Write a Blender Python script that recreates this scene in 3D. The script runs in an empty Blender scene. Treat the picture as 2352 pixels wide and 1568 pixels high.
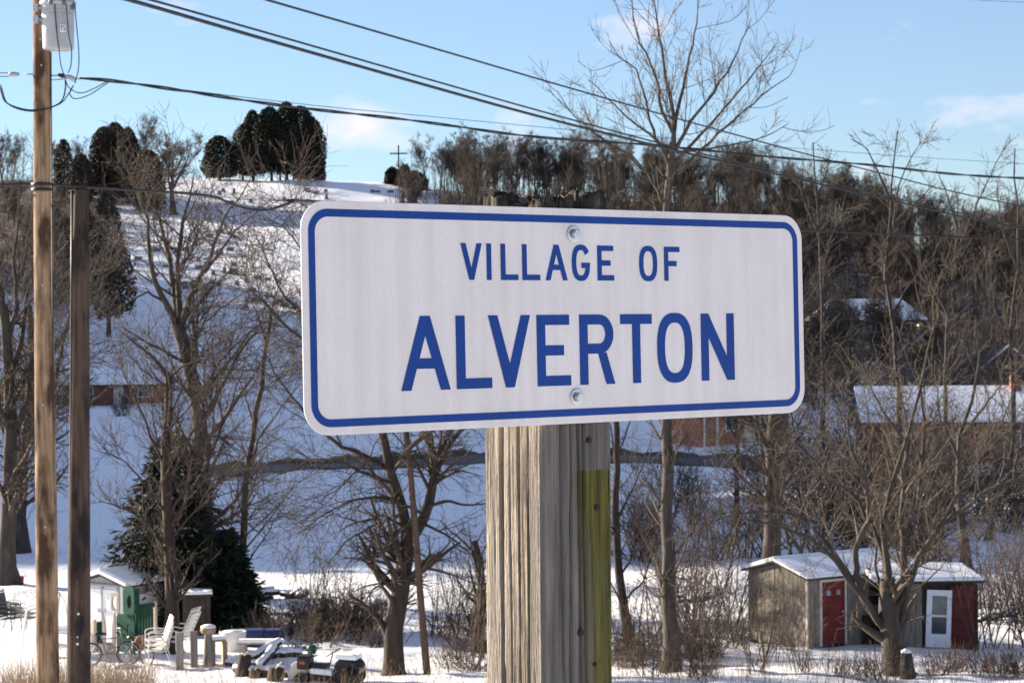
import bpy, bmesh, math, random
import numpy as np
from mathutils import Vector, Matrix

# ------------------------------------------------------------------ camera, world, sun, exposure
sc = bpy.context.scene
COL = sc.collection
EYE = 1.65
PITCH, ROLL = math.radians(0.6), math.radians(0.45)
FPX = 4863.6                                   # focal length in pixels of a 2352 px wide picture
_f = Vector((0, math.cos(PITCH), -math.sin(PITCH)))
_u0 = Vector((0, math.sin(PITCH), math.cos(PITCH)))
_r0 = Vector((1, 0, 0))
RIGHT = _r0 * math.cos(ROLL) - _u0 * math.sin(ROLL)
UP = _u0 * math.cos(ROLL) + _r0 * math.sin(ROLL)
FWD = _f
CAM = Vector((0, 0, EYE))
cd = bpy.data.cameras.new('camera'); cam = bpy.data.objects.new('camera', cd); COL.objects.link(cam)
m = Matrix((RIGHT, UP, -FWD)).transposed().to_4x4(); m.translation = CAM
cam.matrix_world = m
cd.sensor_width = 36; cd.lens = FPX / 2352 * 36; cd.clip_start = 0.1; cd.clip_end = 6000
cd.dof.use_dof = True; cd.dof.focus_distance = 3.0; cd.dof.aperture_fstop = 38
sc.camera = cam

SUN_A, SUN_E = math.radians(30), math.radians(17)      # behind the picture plane from the left; height
TO_SUN = Vector((-math.cos(SUN_A) * math.cos(SUN_E), math.sin(SUN_A) * math.cos(SUN_E), math.sin(SUN_E)))
sd = bpy.data.lights.new('sun', 'SUN'); sd.energy = 5.0; sd.angle = math.radians(0.6); sd.color = (1, 0.86, 0.68)
so = bpy.data.objects.new('sun', sd); COL.objects.link(so)
so.rotation_euler = TO_SUN.to_track_quat('Z', 'Y').to_euler()

w = bpy.data.worlds.new('World'); sc.world = w; w.use_nodes = True
nt = w.node_tree; nt.nodes.clear()
def N(nt, t, **kw):
    n = nt.nodes.new(t)
    for k, v in kw.items():
        if k.startswith('i_'): n.inputs[k[2:].replace('_', ' ')].default_value = v
        else: setattr(n, k, v)
    return n
out = N(nt, 'ShaderNodeOutputWorld'); bg = N(nt, 'ShaderNodeBackground'); bg.inputs[1].default_value = 0.05
sky = N(nt, 'ShaderNodeTexSky', sky_type='NISHITA', sun_disc=False)
sky.sun_elevation = SUN_E; sky.sun_rotation = math.atan2(TO_SUN.x, TO_SUN.y)
sky.altitude = 300; sky.air_density = 1.0; sky.dust_density = 0.0; sky.ozone_density = 5.0
tc = N(nt, 'ShaderNodeTexCoord'); mp = N(nt, 'ShaderNodeMapping')
mp.inputs['Scale'].default_value = (1, 1, 2.3); mp.inputs['Location'].default_value = (1.915, 0.35, 0.228)
no = N(nt, 'ShaderNodeTexNoise', noise_dimensions='3D'); no.inputs['Scale'].default_value = 15; no.inputs['Detail'].default_value = 6; no.inputs['Roughness'].default_value = 0.5
cr = N(nt, 'ShaderNodeValToRGB'); cr.color_ramp.elements[0].position = 0.60; cr.color_ramp.elements[1].position = 0.80; cr.color_ramp.elements[0].color = (.16, .16, .16, 1)
mx = N(nt, 'ShaderNodeMix', data_type='RGBA'); mx.inputs[7].default_value = (6.2, 5.8, 6.4, 1)
nt.links.new(tc.outputs['Generated'], mp.inputs[0]); nt.links.new(mp.outputs[0], no.inputs['Vector'])
nt.links.new(no.outputs[0], cr.inputs[0]); nt.links.new(cr.outputs[0], mx.inputs[0])
nt.links.new(sky.outputs[0], mx.inputs[6]); nt.links.new(mx.outputs[2], bg.inputs[0]); nt.links.new(bg.outputs[0], out.inputs[0])

vs = sc.view_settings
vs.view_transform = 'Standard'; vs.look = 'None'; vs.gamma = 1; vs.exposure = 1.78
try: vs.use_curve_mapping = False
except Exception: pass
sc.cycles.max_bounces = 6; sc.cycles.diffuse_bounces = 3; sc.cycles.transparent_max_bounces = 8

rng = np.random.default_rng(7)
random.seed(7)

# ------------------------------------------------------------------ terrain function and pixel helpers
PROF_D = [-400, -60, 0, 5, 12, 27, 45, 52, 62, 80, 110, 143, 180, 230, 260, 300, 340, 380, 410, 432, 460, 520, 700, 1500, 4000]
PROF_Z = [2, -0.6, -1.65, -1.7, -2.9, -5.9, -8.35, -8.9, -9.55, -9.95, -10.0, -9.7, -9.4, -8.6, -5.0, 2.5, 11, 20, 26.5, 29.2, 30, 26, 0, -30, -30]
def sstep(a, b, x):
    t = np.clip((x - a) / (b - a), 0, 1); return t * t * (3 - 2 * t)
_wd = np.random.default_rng(3)
_waves = [(a, *(lambda th: (math.cos(th), math.sin(th)))(_wd.uniform(0, 6.28)), _wd.uniform(0, 6.28), l)
          for l, a, n in ((14, .045, 4), (6, .018, 5), (2.6, .012, 7), (1.2, .008, 7)) for _ in range(n)]
def H(x, y):
    x = np.asarray(x, float); y = np.asarray(y, float)
    he = np.interp(y, PROF_D, PROF_Z)
    for s in (-6, 6): he = he + np.interp(y + s, PROF_D, PROF_Z)
    he = he / 3
    px = 1176 + FPX * x / np.maximum(y, 60)
    fac = np.interp(px, [-3000, 0, 700, 900, 1200, 1700, 1900, 2080, 2200, 2352, 4500], [1, 1, 1, .965, .88, .84, .74, .58, .52, .52, .3])
    hill = sstep(230, 300, y) * (1 - fac)
    he = he - np.maximum(he + 8.6, 0) * (1 - fac)
    # the wooded spur out of frame on the left that shades the valley floor
    b = (1 - sstep(-165, -105, x)) * sstep(-420, -230, x) * sstep(128, 200, y) * (1 - sstep(330, 390, y))
    crest = 60 + .12 * (y - 200) + 4 * np.sin(y * .09 + 1) - 18 * np.exp(-((y - 221) / 10) ** 2)
    he = he * (1 - b) + np.maximum(he, crest) * b
    # ground drops a little towards the right behind the shed
    bump = np.zeros_like(he)
    for a, cx, cy, ph, l in _waves: bump = bump + a * np.sin((x * cx + y * cy) * 6.283 / l + ph)
    amp = np.interp(y, [-50, 0, 20, 300, 500], [.3, .3, 1, 1.6, 2.5])
    return he + bump * amp + EYE

def P(px, py, d):
    return CAM + RIGHT * ((px - 1176) / FPX * d) + UP * ((784 - py) / FPX * d) + FWD * d
def pxof(v):
    q = Vector(v) - CAM; d = q.dot(FWD); return 1176 + FPX * q.dot(RIGHT) / d, 784 - FPX * q.dot(UP) / d
def G(px, py):                      # where the sight line through a pixel meets the ground
    d = 44.0; prev = d
    while d < 900:
        p = P(px, py, d)
        if p.z < float(H(p.x, p.y)):
            lo, hi = prev, d
            for _ in range(18):
                mid = (lo + hi) / 2; p = P(px, py, mid)
                if p.z < float(H(p.x, p.y)): hi = mid
                else: lo = mid
            p = P(px, py, hi); return Vector((p.x, p.y, float(H(p.x, p.y))))
        prev = d; d += 0.5 if d < 90 else 2
    raise ValueError('no ground at %s %s' % (px, py))
def GD(px, d):                      # ground at a column and a depth
    p = P(px, 784, d); return Vector((p.x, p.y, float(H(p.x, p.y))))

# ------------------------------------------------------------------ materials
MATS = {}
def mat(name, col, rough=.8, metal=0, scale=8, var=.25, stretch=(1, 1, 1), bump=0.0, bscale=None, col2=None, spec=.3, detail=6, dist=.01, ramp=(.3, .7)):
    if name in MATS: return MATS[name]
    m = bpy.data.materials.new(name); m.use_nodes = True; nt = m.node_tree
    b = nt.nodes['Principled BSDF']
    b.inputs['Roughness'].default_value = rough; b.inputs['Metallic'].default_value = metal
    b.inputs['Specular IOR Level'].default_value = spec
    tc = N(nt, 'ShaderNodeTexCoord'); mp = N(nt, 'ShaderNodeMapping'); mp.inputs['Scale'].default_value = stretch
    no = N(nt, 'ShaderNodeTexNoise'); no.inputs['Scale'].default_value = scale; no.inputs['Detail'].default_value = detail
    cr = N(nt, 'ShaderNodeValToRGB')
    c2 = col2 if col2 else tuple(c * (1 - var) for c in col)
    c1 = col if col2 else tuple(min(1, c * (1 + var)) for c in col)
    cr.color_ramp.elements[0].color = (*c2, 1); cr.color_ramp.elements[1].color = (*c1, 1)
    cr.color_ramp.elements[0].position = ramp[0]; cr.color_ramp.elements[1].position = ramp[1]
    L = nt.links.new
    L(tc.outputs['Object'], mp.inputs[0]); L(mp.outputs[0], no.inputs['Vector']); L(no.outputs[0], cr.inputs[0]); L(cr.outputs[0], b.inputs['Base Color'])
    if bump:
        bn = N(nt, 'ShaderNodeBump'); bn.inputs['Strength'].default_value = bump; bn.inputs['Distance'].default_value = dist
        if bscale:
            n2 = N(nt, 'ShaderNodeTexNoise'); n2.inputs['Scale'].default_value = bscale; n2.inputs['Detail'].default_value = 4
            L(mp.outputs[0], n2.inputs['Vector']); L(n2.outputs[0], bn.inputs['Height'])
        else: L(no.outputs[0], bn.inputs['Height'])
        L(bn.outputs[0], b.inputs['Normal'])
    MATS[name] = m; return m

BARK = mat('bark', (.040, .030, .024), .9, scale=5, stretch=(1, 1, .25), bump=.6, bscale=9, var=.4, dist=.03)
BARKG = mat('bark_grey', (.056, .047, .040), .9, scale=5, stretch=(1, 1, .25), bump=.6, bscale=9, var=.4, dist=.03)
TWIG = mat('twig', (.056, .042, .034), .85, scale=.8, var=.3)
TWIGG = mat('twig_grey', (.092, .071, .054), .85, scale=.8, var=.3)
WOODS = mat('woods_twig', (.070, .056, .048), .9, scale=.15, var=.35)
SHRUB = mat('shrub_twig', (.088, .060, .045), .85, scale=.7, var=.35)
CEDAR = mat('cedar_leaf', (.020, .019, .012), .8, scale=.5, var=.5)
CEDARB = mat('cedar_leaf_brown', (.050, .040, .022), .8, scale=.4, var=.5)
SPRUCE = mat('spruce_needle', (.013, .021, .012), .7, scale=.8, var=.5)
GRASSM = mat('dry_grass', (.17, .115, .07), .9, scale=.6, var=.35)
SNOWC = mat('snow_cap', (.86, .87, .89), .6, scale=14, var=.03, bump=.3, dist=.02)
BOARD = mat('grey_boards', (.20, .178, .15), .9, scale=7, stretch=(3, 3, .3), var=.38, bump=.4, dist=.01)
DARKW = mat('dark_wood', (.045, .036, .03), .9, scale=6, var=.35)
TANW = mat('tan_wood', (.34, .25, .16), .85, scale=6, stretch=(2, 2, .3), var=.3)
GREYW = mat('grey_post', (.22, .20, .17), .9, scale=6, stretch=(2, 2, .3), var=.3)
REDP = mat('red_paint', (.15, .024, .018), .75, scale=5, var=.3)
DREDP = mat('dark_red_paint', (.11, .022, .018), .8, scale=5, var=.35)
WHITEP = mat('white_paint', (.74, .75, .76), .55, scale=5, var=.05)
CREAM = mat('cream_paint', (.62, .56, .45), .7, scale=5, var=.12)
GLASS = mat('dark_glass', (.03, .035, .04), .08, scale=2, var=.2, spec=.6)
GREENP = mat('green_plastic', (.003, .065, .038), .45, scale=5, var=.1)
BEIGEP = mat('beige_plastic', (.66, .52, .40), .5, scale=5, var=.07)
BLUEP = mat('blue_plastic', (.025, .045, .13), .5, scale=5, var=.15)
WPLAST = mat('white_plastic', (.72, .70, .66), .4, scale=5, var=.06)
BLACKP = mat('black_plastic', (.012, .012, .013), .45, scale=5, var=.2)
METAL = mat('galvanised', (.55, .56, .57), .4, 1, scale=20, var=.15)
STEEL = mat('steel', (.31, .325, .345), .42, 0, scale=6, var=.08, spec=.4)
RUBBER = mat('rubber', (.015, .015, .015), .8, scale=8, var=.2)
WIREM = mat('cable', (.016, .016, .018), .6, scale=4, var=.2)
BRICK = mat('brick_wall', (.20, .07, .05), .9, scale=2.5, var=.3)
BRICKSUN = mat('sun_tinted_brick_wall', (.42, .17, .10), .9, scale=2.5, var=.25)  # brick with orange sunlight painted into its colour
SIDING = mat('brown_siding', (.15, .095, .06), .9, scale=1.5, var=.25)
GSIDING = mat('grey_siding', (.33, .34, .35), .9, scale=1.5, var=.12)
STONE = mat('gravestone', (.17, .17, .18), .8, scale=3, var=.3)
ORANGE = mat('orange_paint', (.36, .19, .035), .6, scale=2, var=.15)
ROADM = mat('road_asphalt', (.065, .06, .06), .9, scale=.6, var=.35, col2=(.16, .15, .15))
REDPL = mat('red_plastic', (.45, .03, .015), .5, scale=4, var=.1)
GREYHOOD = mat('grey_hood', (.50, .47, .42), .35, scale=6, var=.08)

def snow_material():
    m = bpy.data.materials.new('snow'); m.use_nodes = True; nt = m.node_tree; b = nt.nodes['Principled BSDF']; L = nt.links.new
    b.inputs['Roughness'].default_value = .55; b.inputs['Specular IOR Level'].default_value = .25
    tc = N(nt, 'ShaderNodeTexCoord')
    at = N(nt, 'ShaderNodeAttribute', attribute_name='litter')
    n1 = N(nt, 'ShaderNodeTexNoise'); n1.inputs['Scale'].default_value = .9; n1.inputs['Detail'].default_value = 9; n1.inputs['Roughness'].default_value = .68
    L(tc.outputs['Object'], n1.inputs['Vector'])
    ad = N(nt, 'ShaderNodeMath', operation='ADD'); L(n1.outputs[0], ad.inputs[0]); L(at.outputs['Fac'], ad.inputs[1])
    cr = N(nt, 'ShaderNodeValToRGB'); cr.color_ramp.elements[0].position = .66; cr.color_ramp.elements[1].position = .80
    L(ad.outputs[0], cr.inputs[0])
    n2 = N(nt, 'ShaderNodeTexNoise'); n2.inputs['Scale'].default_value = 6; L(tc.outputs['Object'], n2.inputs['Vector'])
    c2 = N(nt, 'ShaderNodeValToRGB'); c2.color_ramp.elements[0].color = (.05, .035, .022, 1); c2.color_ramp.elements[1].color = (.17, .11, .065, 1)
    L(n2.outputs[0], c2.inputs[0])
    mx = N(nt, 'ShaderNodeMix', data_type='RGBA'); mx.inputs[6].default_value = (.86, .87, .89, 1)
    L(cr.outputs[0], mx.inputs[0]); L(c2.outputs[0], mx.inputs[7]); L(mx.outputs[2], b.inputs['Base Color'])
    n3 = N(nt, 'ShaderNodeTexNoise'); n3.inputs['Scale'].default_value = 2.2; n3.inputs['Detail'].default_value = 7; L(tc.outputs['Object'], n3.inputs['Vector'])
    bn = N(nt, 'ShaderNodeBump'); bn.inputs['Strength'].default_value = .5; bn.inputs['Distance'].default_value = .10
    L(n3.outputs[0], bn.inputs['Height']); L(bn.outputs[0], b.inputs['Normal'])
    return m
SNOW = snow_material()

# ------------------------------------------------------------------ object helpers
def tag(o, label=None, cat=None, group=None, kind=None):
    if label: o['label'] = label
    if cat: o['category'] = cat
    if group: o['group'] = group
    if kind: o['kind'] = kind
    return o
def thing(name, label, cat, loc=(0, 0, 0), rotz=0, group=None):
    o = bpy.data.objects.new(name, None); COL.objects.link(o); o.empty_display_size = .2
    o.location = loc; o.rotation_euler = (0, 0, rotz)
    return tag(o, label, cat, group)
def mesh_np(name, V, Q, mat, smooth=False):
    """V (n,3); Q list of int arrays (k, 3 or 4)"""
    me = bpy.data.meshes.new(name); V = np.asarray(V, np.float32)
    Q = [np.asarray(q, np.int32) for q in Q if len(q)]
    me.vertices.add(len(V)); me.vertices.foreach_set('co', V.ravel())
    nl = sum(q.size for q in Q); npol = sum(len(q) for q in Q)
    me.loops.add(nl); me.loops.foreach_set('vertex_index', np.concatenate([q.ravel() for q in Q]))
    tot = np.concatenate([np.full(len(q), q.shape[1], np.int32) for q in Q])
    st = np.concatenate([[0], np.cumsum(tot)[:-1]]).astype(np.int32)
    me.polygons.add(npol); me.polygons.foreach_set('loop_start', st); me.polygons.foreach_set('loop_total', tot)
    if smooth: me.polygons.foreach_set('use_smooth', np.ones(npol, bool))
    me.update(calc_edges=True); me.validate()
    me.materials.append(mat); return me
def link(name, me, parent=None, loc=None, rot=None):
    o = bpy.data.objects.new(name, me); COL.objects.link(o)
    if parent is not None: o.parent = parent
    if loc is not None: o.location = loc
    if rot is not None: o.rotation_euler = rot
    return o
class MB:
    def __init__(s): s.v = []; s.f = []; s.sm = False
    def add(s, vs, fs):
        o = len(s.v); s.v += [tuple(v) for v in vs]; s.f += [tuple(i + o for i in f) for f in fs]; return s
    def box(s, x0, x1, y0, y1, z0, z1, M=None):
        vs = [(x, y, z) for z in (z0, z1) for y in (y0, y1) for x in (x0, x1)]
        if M is not None: vs = [M @ Vector(v) for v in vs]
        return s.add(vs, [(0, 2, 3, 1), (4, 5, 7, 6), (0, 1, 5, 4), (2, 6, 7, 3), (0, 4, 6, 2), (1, 3, 7, 5)])
    def prism(s, poly, y0, y1, M=None):          # poly in x,z extruded along y
        n = len(poly); vs = [(x, y0, z) for x, z in poly] + [(x, y1, z) for x, z in poly]
        if M is not None: vs = [M @ Vector(v) for v in vs]
        return s.add(vs, [tuple(range(n)), tuple(range(2 * n - 1, n - 1, -1))] + [(i, i + n, (i + 1) % n + n, (i + 1) % n) for i in range(n)])
    def tube(s, pts, r, k=8, cap=True, r1=None):
        pts = [Vector(p) for p in pts]; n = len(pts); o = len(s.v)
        rr = r if isinstance(r, (list, tuple)) else [r + ((r1 if r1 is not None else r) - r) * i / (n - 1) for i in range(n)]
        for i, p in enumerate(pts):
            t = (pts[min(i + 1, n - 1)] - pts[max(i - 1, 0)]).normalized()
            a = Vector((0, 0, 1)) if abs(t.z) < .9 else Vector((1, 0, 0))
            u = t.cross(a).normalized(); v = t.cross(u)
            s.v += [tuple(p + (u * math.cos(6.28319 * j / k) + v * math.sin(6.28319 * j / k)) * rr[i]) for j in range(k)]
        for i in range(n - 1):
            for j in range(k):
                a = o + i * k + j; b = o + i * k + (j + 1) % k
                s.f.append((a, b, b + k, a + k))
        if cap: s.f.append(tuple(o + j for j in range(k))[::-1]); s.f.append(tuple(o + (n - 1) * k + j for j in range(k)))
        return s
    def lathe(s, prof, c=(0, 0, 0), k=20):       # prof of (r,z)
        o = len(s.v)
        for r, z in prof: s.v += [(c[0] + r * math.cos(6.28319 * j / k), c[1] + r * math.sin(6.28319 * j / k), c[2] + z) for j in range(k)]
        n = len(prof)
        for i in range(n - 1):
            for j in range(k):
                a = o + i * k + j; b = o + i * k + (j + 1) % k; s.f.append((a, b, b + k, a + k))
        s.f.append(tuple(o + j for j in range(k))[::-1]); s.f.append(tuple(o + (n - 1) * k + j for j in range(k)))
        return s
    def build(s, name, mat, parent=None, smooth=False, loc=None, rot=None, bevel=0):
        me = bpy.data.meshes.new(name); me.from_pydata(s.v, [], s.f); me.update()
        if smooth: me.polygons.foreach_set('use_smooth', [True] * len(me.polygons))
        me.materials.append(mat); o = link(name, me, parent, loc, rot)
        if bevel:
            b = o.modifiers.new('bevel', 'BEVEL'); b.width = bevel; b.segments = 2; b.limit_method = 'ANGLE'
        return o
def cat_curve(pts, n=10):                        # smooth polyline through points (Catmull-Rom)
    pts = [Vector(p) for p in pts]; pp = [pts[0] * 2 - pts[1]] + pts + [pts[-1] * 2 - pts[-2]]; res = []
    for i in range(1, len(pp) - 2):
        a, b, c, d = pp[i - 1], pp[i], pp[i + 1], pp[i + 2]
        for k in range(n):
            t = k / n
            res.append(.5 * ((2 * b) + (c - a) * t + (2 * a - 5 * b + 4 * c - d) * t * t + (3 * b - a - 3 * c + d) * t ** 3))
    return res + [pts[-1]]

# ------------------------------------------------------------------ the ground and the road
def ground():
    xs = np.unique(np.concatenate([np.arange(-22, 22.1, .55), np.arange(-120, 120.1, 3), np.linspace(-420, 420, 90), np.linspace(-2500, 2500, 50)]).round(3))
    ys = np.unique(np.concatenate([np.arange(44, 86.1, .45), np.arange(86, 480, 3), np.arange(-160, 44, 4), np.linspace(480, 4000, 40), np.linspace(-900, -160, 12)]).round(3))
    X, Y = np.meshgrid(xs, ys); Z = H(X, Y)
    nx, ny = len(xs), len(ys)
    idx = np.arange(nx * ny).reshape(ny, nx)
    Q = np.stack([idx[:-1, :-1], idx[:-1, 1:], idx[1:, 1:], idx[1:, :-1]], -1).reshape(-1, 4)
    V = np.stack([X, Y, Z], -1).reshape(-1, 3)
    me = mesh_np('snow_ground', V, [Q], SNOW, True)
    px = 1176 + FPX * X / np.maximum(Y, 1)
    lit = np.zeros_like(X) - .12
    rw = sstep(880, 1080, px) * sstep(200, 250, Y)                       # wood on the right hill
    lw = (1 - sstep(240, 360, px)) * sstep(285, 320, Y)
    lit += .46 * np.maximum(rw, lw)
    br = np.exp(-((px - 760) / 120) ** 2 - ((Y - 61) / 5) ** 2) * .30
    br2 = sstep(1380, 1500, px) * (1 - sstep(1800, 1900, px)) * np.exp(-((Y - 56) / 4.5) ** 2) * .28
    br3 = np.exp(-((px - 1060) / 90) ** 2 - ((Y - 57) / 5) ** 2) * .24
    br4 = np.exp(-((px - 150) / 210) ** 2 - ((Y - 51) / 2.5) ** 2) * .13
    br5 = sstep(1500, 1650, px) * np.exp(-((Y - 112) / 16) ** 2) * .22
    lit += br + br2 + br3 + br4 + br5
    lit = np.where(Y > 500, .1, lit)
    a = me.attributes.new('litter', 'FLOAT', 'POINT'); a.data.foreach_set('value', lit.ravel().astype(np.float32))
    tag(link('snow_ground', me), kind='structure', label='snow covered valley floor and hillside with brown litter under the trees')
ground()

def road():
    V = []; F = []
    cols = np.linspace(380, 2480, 70)
    def dep(px): return np.interp(px, [380, 500, 1115, 1500, 1750, 1990, 2352, 2480], [134, 137, 146, 145, 138, 128, 119, 116])
    for i, c in enumerate(cols):
        d0 = float(dep(c))
        for j, (k, dz) in enumerate(((-3.0, .03), (-2.6, .16), (0, .20), (2.6, .16), (3.0, .03))):
            p = P(c, 784, d0 + k); V.append((p.x, p.y, float(H(p.x, p.y)) + dz))
    for i in range(len(cols) - 1):
        for j in range(4): a = i * 5 + j; F.append((a, a + 5, a + 6, a + 1))
    me = bpy.data.meshes.new('road'); me.from_pydata(V, [], F); me.materials.append(ROADM)
    tag(link('road', me), kind='structure', label='dark ploughed road crossing the snowy valley')
    # rough bank of ploughed dirt and stones above the far edge of the road
    rb = MB(); V = []
    cols = np.linspace(430, 2480, 240)
    for c in cols:
        d0 = float(dep(c)) + 3.2; h = .35 + .12 * math.sin(c * .05) + random.uniform(-.06, .08)
        for k, dz in ((0, -.05), (.35, h * .8), (.9, h), (1.8, -.05)):
            p = P(c, 784, d0 + k); V.append((p.x, p.y, float(H(p.x, p.y)) + dz))
    F = [(i * 4 + j, i * 4 + 4 + j, i * 4 + 5 + j, i * 4 + 1 + j) for i in range(len(cols) - 1) for j in range(3)]
    me = bpy.data.meshes.new('road_bank'); me.from_pydata(V, [], F)
    me.materials.append(mat('bank_dirt', (.10, .08, .065), .95, scale=.8, var=.4))
    tag(link('road_bank', me), kind='structure', label='low dark bank along the far edge of the road')
road()

# ------------------------------------------------------------------ trees
def nrm(v): return v / np.maximum(np.linalg.norm(v, axis=-1, keepdims=True), 1e-9)
def tubes(groups):
    """groups: list of (pts (B,n,3), rad (B,n), k) -> V, [Q]"""
    VV = []; QQ = []; off = 0
    for pts, rad, k in groups:
        B, n, _ = pts.shape
        if B == 0: continue
        t = np.empty_like(pts); t[:, 1:-1] = pts[:, 2:] - pts[:, :-2]; t[:, 0] = pts[:, 1] - pts[:, 0]; t[:, -1] = pts[:, -1] - pts[:, -2]
        t = nrm(t); mean = nrm(t.mean(1)); ax = np.argmin(np.abs(mean), 1); ref = np.eye(3)[ax][:, None, :]
        u = nrm(np.cross(t, np.broadcast_to(ref, t.shape))); v = np.cross(t, u)
        a = np.arange(k) * 2 * math.pi / k
        ring = pts[:, :, None, :] + rad[:, :, None, None] * (u[:, :, None, :] * np.cos(a)[None, None, :, None] + v[:, :, None, :] * np.sin(a)[None, None, :, None])
        idx = (np.arange(B * n * k) + off).reshape(B, n, k)
        j2 = np.roll(idx, -1, 2)
        QQ.append(np.stack([idx[:, :-1], j2[:, :-1], j2[:, 1:], idx[:, 1:]], -1).reshape(-1, 4))
        VV.append(ring.reshape(-1, 3)); off += B * n * k
    return np.concatenate(VV), QQ
def resample(poly, n):
    poly = np.asarray(poly, float); s = np.concatenate([[0], np.cumsum(np.linalg.norm(np.diff(poly, axis=0), axis=1))])
    t = np.linspace(0, s[-1], n); return np.stack([np.interp(t, s, poly[:, i]) for i in range(3)], 1)
def children(r, pts, rad, cnt, lv):
    """spawn cnt[i] children on branch i"""
    B, n, _ = pts.shape
    par = np.repeat(np.arange(B), cnt)
    if len(par) == 0: return None
    t = r.uniform(lv['t0'], lv['t1'], len(par)); f = t * (n - 1); i0 = np.minimum(f.astype(int), n - 2); w = (f - i0)[:, None]
    p = pts[par, i0] * (1 - w) + pts[par, i0 + 1] * w
    rr = rad[par, i0] * (1 - w[:, 0]) + rad[par, i0 + 1] * w[:, 0]
    tan = nrm(pts[par, i0 + 1] - pts[par, i0])
    side = nrm(np.cross(tan, r.normal(size=tan.shape)))
    ang = np.radians(r.normal(lv['ang'], lv.get('angv', 10), len(par)))[:, None]
    D = nrm(tan * np.cos(ang) + side * np.sin(ang))
    plen = np.linalg.norm(np.diff(pts, axis=1), axis=2).sum(1)[par]
    Ln = plen * lv['lr'] * r.uniform(.55, 1.25, len(par)) * (1 - lv.get('fall', .5) * t)
    if 'lmax' in lv: Ln = np.minimum(Ln, lv['lmax'] * r.uniform(.6, 1.2, len(par)))
    R = np.clip(rr * lv.get('rr', .6), lv['minr'], None) * np.clip(Ln / np.maximum(plen * .5, .01), .5, 1)
    R = np.maximum(R, lv['minr'])
    return p, D, Ln, R
def growpoly(r, p, D, Ln, R, lv):
    B = len(p); s = lv['steps']; pts = np.empty((B, s + 1, 3)); pts[:, 0] = p; d = D.copy()
    curl = nrm(r.normal(size=d.shape)) * lv.get('curl', 0)
    for i in range(s):
        d = nrm(d + lv['jit'] * r.normal(size=d.shape) + np.array([0, 0, lv.get('up', 0)]) + curl)
        pts[:, i + 1] = pts[:, i] + d * (Ln / s)[:, None]
    tt = np.linspace(0, 1, s + 1)[None]
    rad = np.maximum(R[:, None] * (1 - .72 * tt), lv['minr'] * .75)
    return pts, rad
def grow_from(seed, pts, rad, levels, k0=8):
    r = np.random.default_rng(seed); groups = [(pts, rad, k0)]; cur = (pts, rad)
    for lv in levels:
        plen = np.linalg.norm(np.diff(cur[0], axis=1), axis=2).sum(1)
        cnt = r.poisson(lv['dens'] * plen) if 'dens' in lv else r.poisson(lv['n'], len(plen))
        if 'nmin' in lv: cnt = np.maximum(cnt, lv['nmin'])
        if 'cap' in lv and cnt.sum() > lv['cap']:
            cnt = r.binomial(cnt, lv['cap'] / cnt.sum())
        ch = children(r, cur[0], cur[1], cnt, lv)
        if ch is None: break
        a = growpoly(r, *ch, lv); groups.append((*a, lv['k'])); cur = a
    return groups
def tree_meshes(name, groups, split, mt, mc):
    V, Q = tubes(groups[:split]); t = mesh_np(name + '_trunk', V, Q, mt, True)
    V, Q = tubes(groups[split:]); c = mesh_np(name + '_crown', V, Q, mc, True)
    return t, c

def hero(name, label, base, limbs, levels, seed, mt=BARK, mc=TWIG, group=None, cat='tree', n0=14, k0=8):
    """limbs: list of (list of world points, r0, r1); first limb is the trunk starting at base"""
    r = np.random.default_rng(seed)
    arr = []; rad = []
    for i, (pl, r0, r1) in enumerate(limbs):
        q = resample(pl, n0)
        L = np.linalg.norm(q[-1] - q[0])
        jit = r.normal(size=q.shape) * L * (.0022 if i == 0 else .0045); jit[0] = 0; q = q + jit
        rr = r0 + (r1 - r0) * np.linspace(0, 1, n0) ** .8
        if i == 0:
            s = np.linspace(0, 1, n0); rr = rr * (1 + .55 * np.exp(-s * 16))
        arr.append(q); rad.append(rr)
    pts = np.stack(arr) - np.array(base); rad = np.stack(rad)
    g = grow_from(seed, pts, rad, levels, k0)
    t, c = tree_meshes(name, g, 1, mt, mc)
    root = thing(name, label, cat, base, 0, group)
    link('trunk', t, root); link('crown', c, root); return root

def gen_tree(seed, h, r0, fork=.35, spread=42, nlimb=9, up=.10, minr=.02, cap=2600, lean=.04, k2=3, twist=.10, trunk_frac=.8, lr0=.62, lr3=.6):
    """a free-standing bare tree at the origin; returns groups"""
    r = np.random.default_rng(seed)
    n = 12; tr = np.zeros((1, n, 3)); d = np.array([r.normal() * lean, r.normal() * lean, 1.0])
    for i in range(1, n):
        d = d + np.array([r.normal(), r.normal(), 0]) * .05; d /= np.linalg.norm(d); d[2] = max(d[2], .8)
        tr[0, i] = tr[0, i - 1] + d * h * trunk_frac / (n - 1)
    s = np.linspace(0, 1, n); rad = (r0 * (1 - .82 * s) * (1 + .5 * np.exp(-s * 18)))[None]
    lv = [dict(n=nlimb, nmin=max(4, nlimb - 3), t0=fork, t1=.98, ang=spread, angv=9, lr=lr0, fall=.55, steps=8, jit=.07, up=up, k=5, rr=.62, minr=minr * 1.6),
          dict(n=8, nmin=4, t0=.2, t1=1, ang=42, angv=12, lr=.5, fall=.45, steps=5, jit=twist, up=up * .8, k=4, rr=.6, minr=minr * 1.2),
          dict(n=7, t0=.15, t1=1, ang=42, angv=14, lr=.5, fall=.35, steps=4, jit=twist * 1.2, up=up * .6, k=k2, rr=.6, minr=minr),
          dict(n=5, t0=.15, t1=1, ang=40, angv=14, lr=lr3, fall=.3, steps=2, jit=twist * 1.3, up=up * .5, k=3, rr=.7, minr=minr * .8, cap=cap)]
    return grow_from(seed, tr, rad, lv, 7)

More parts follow.
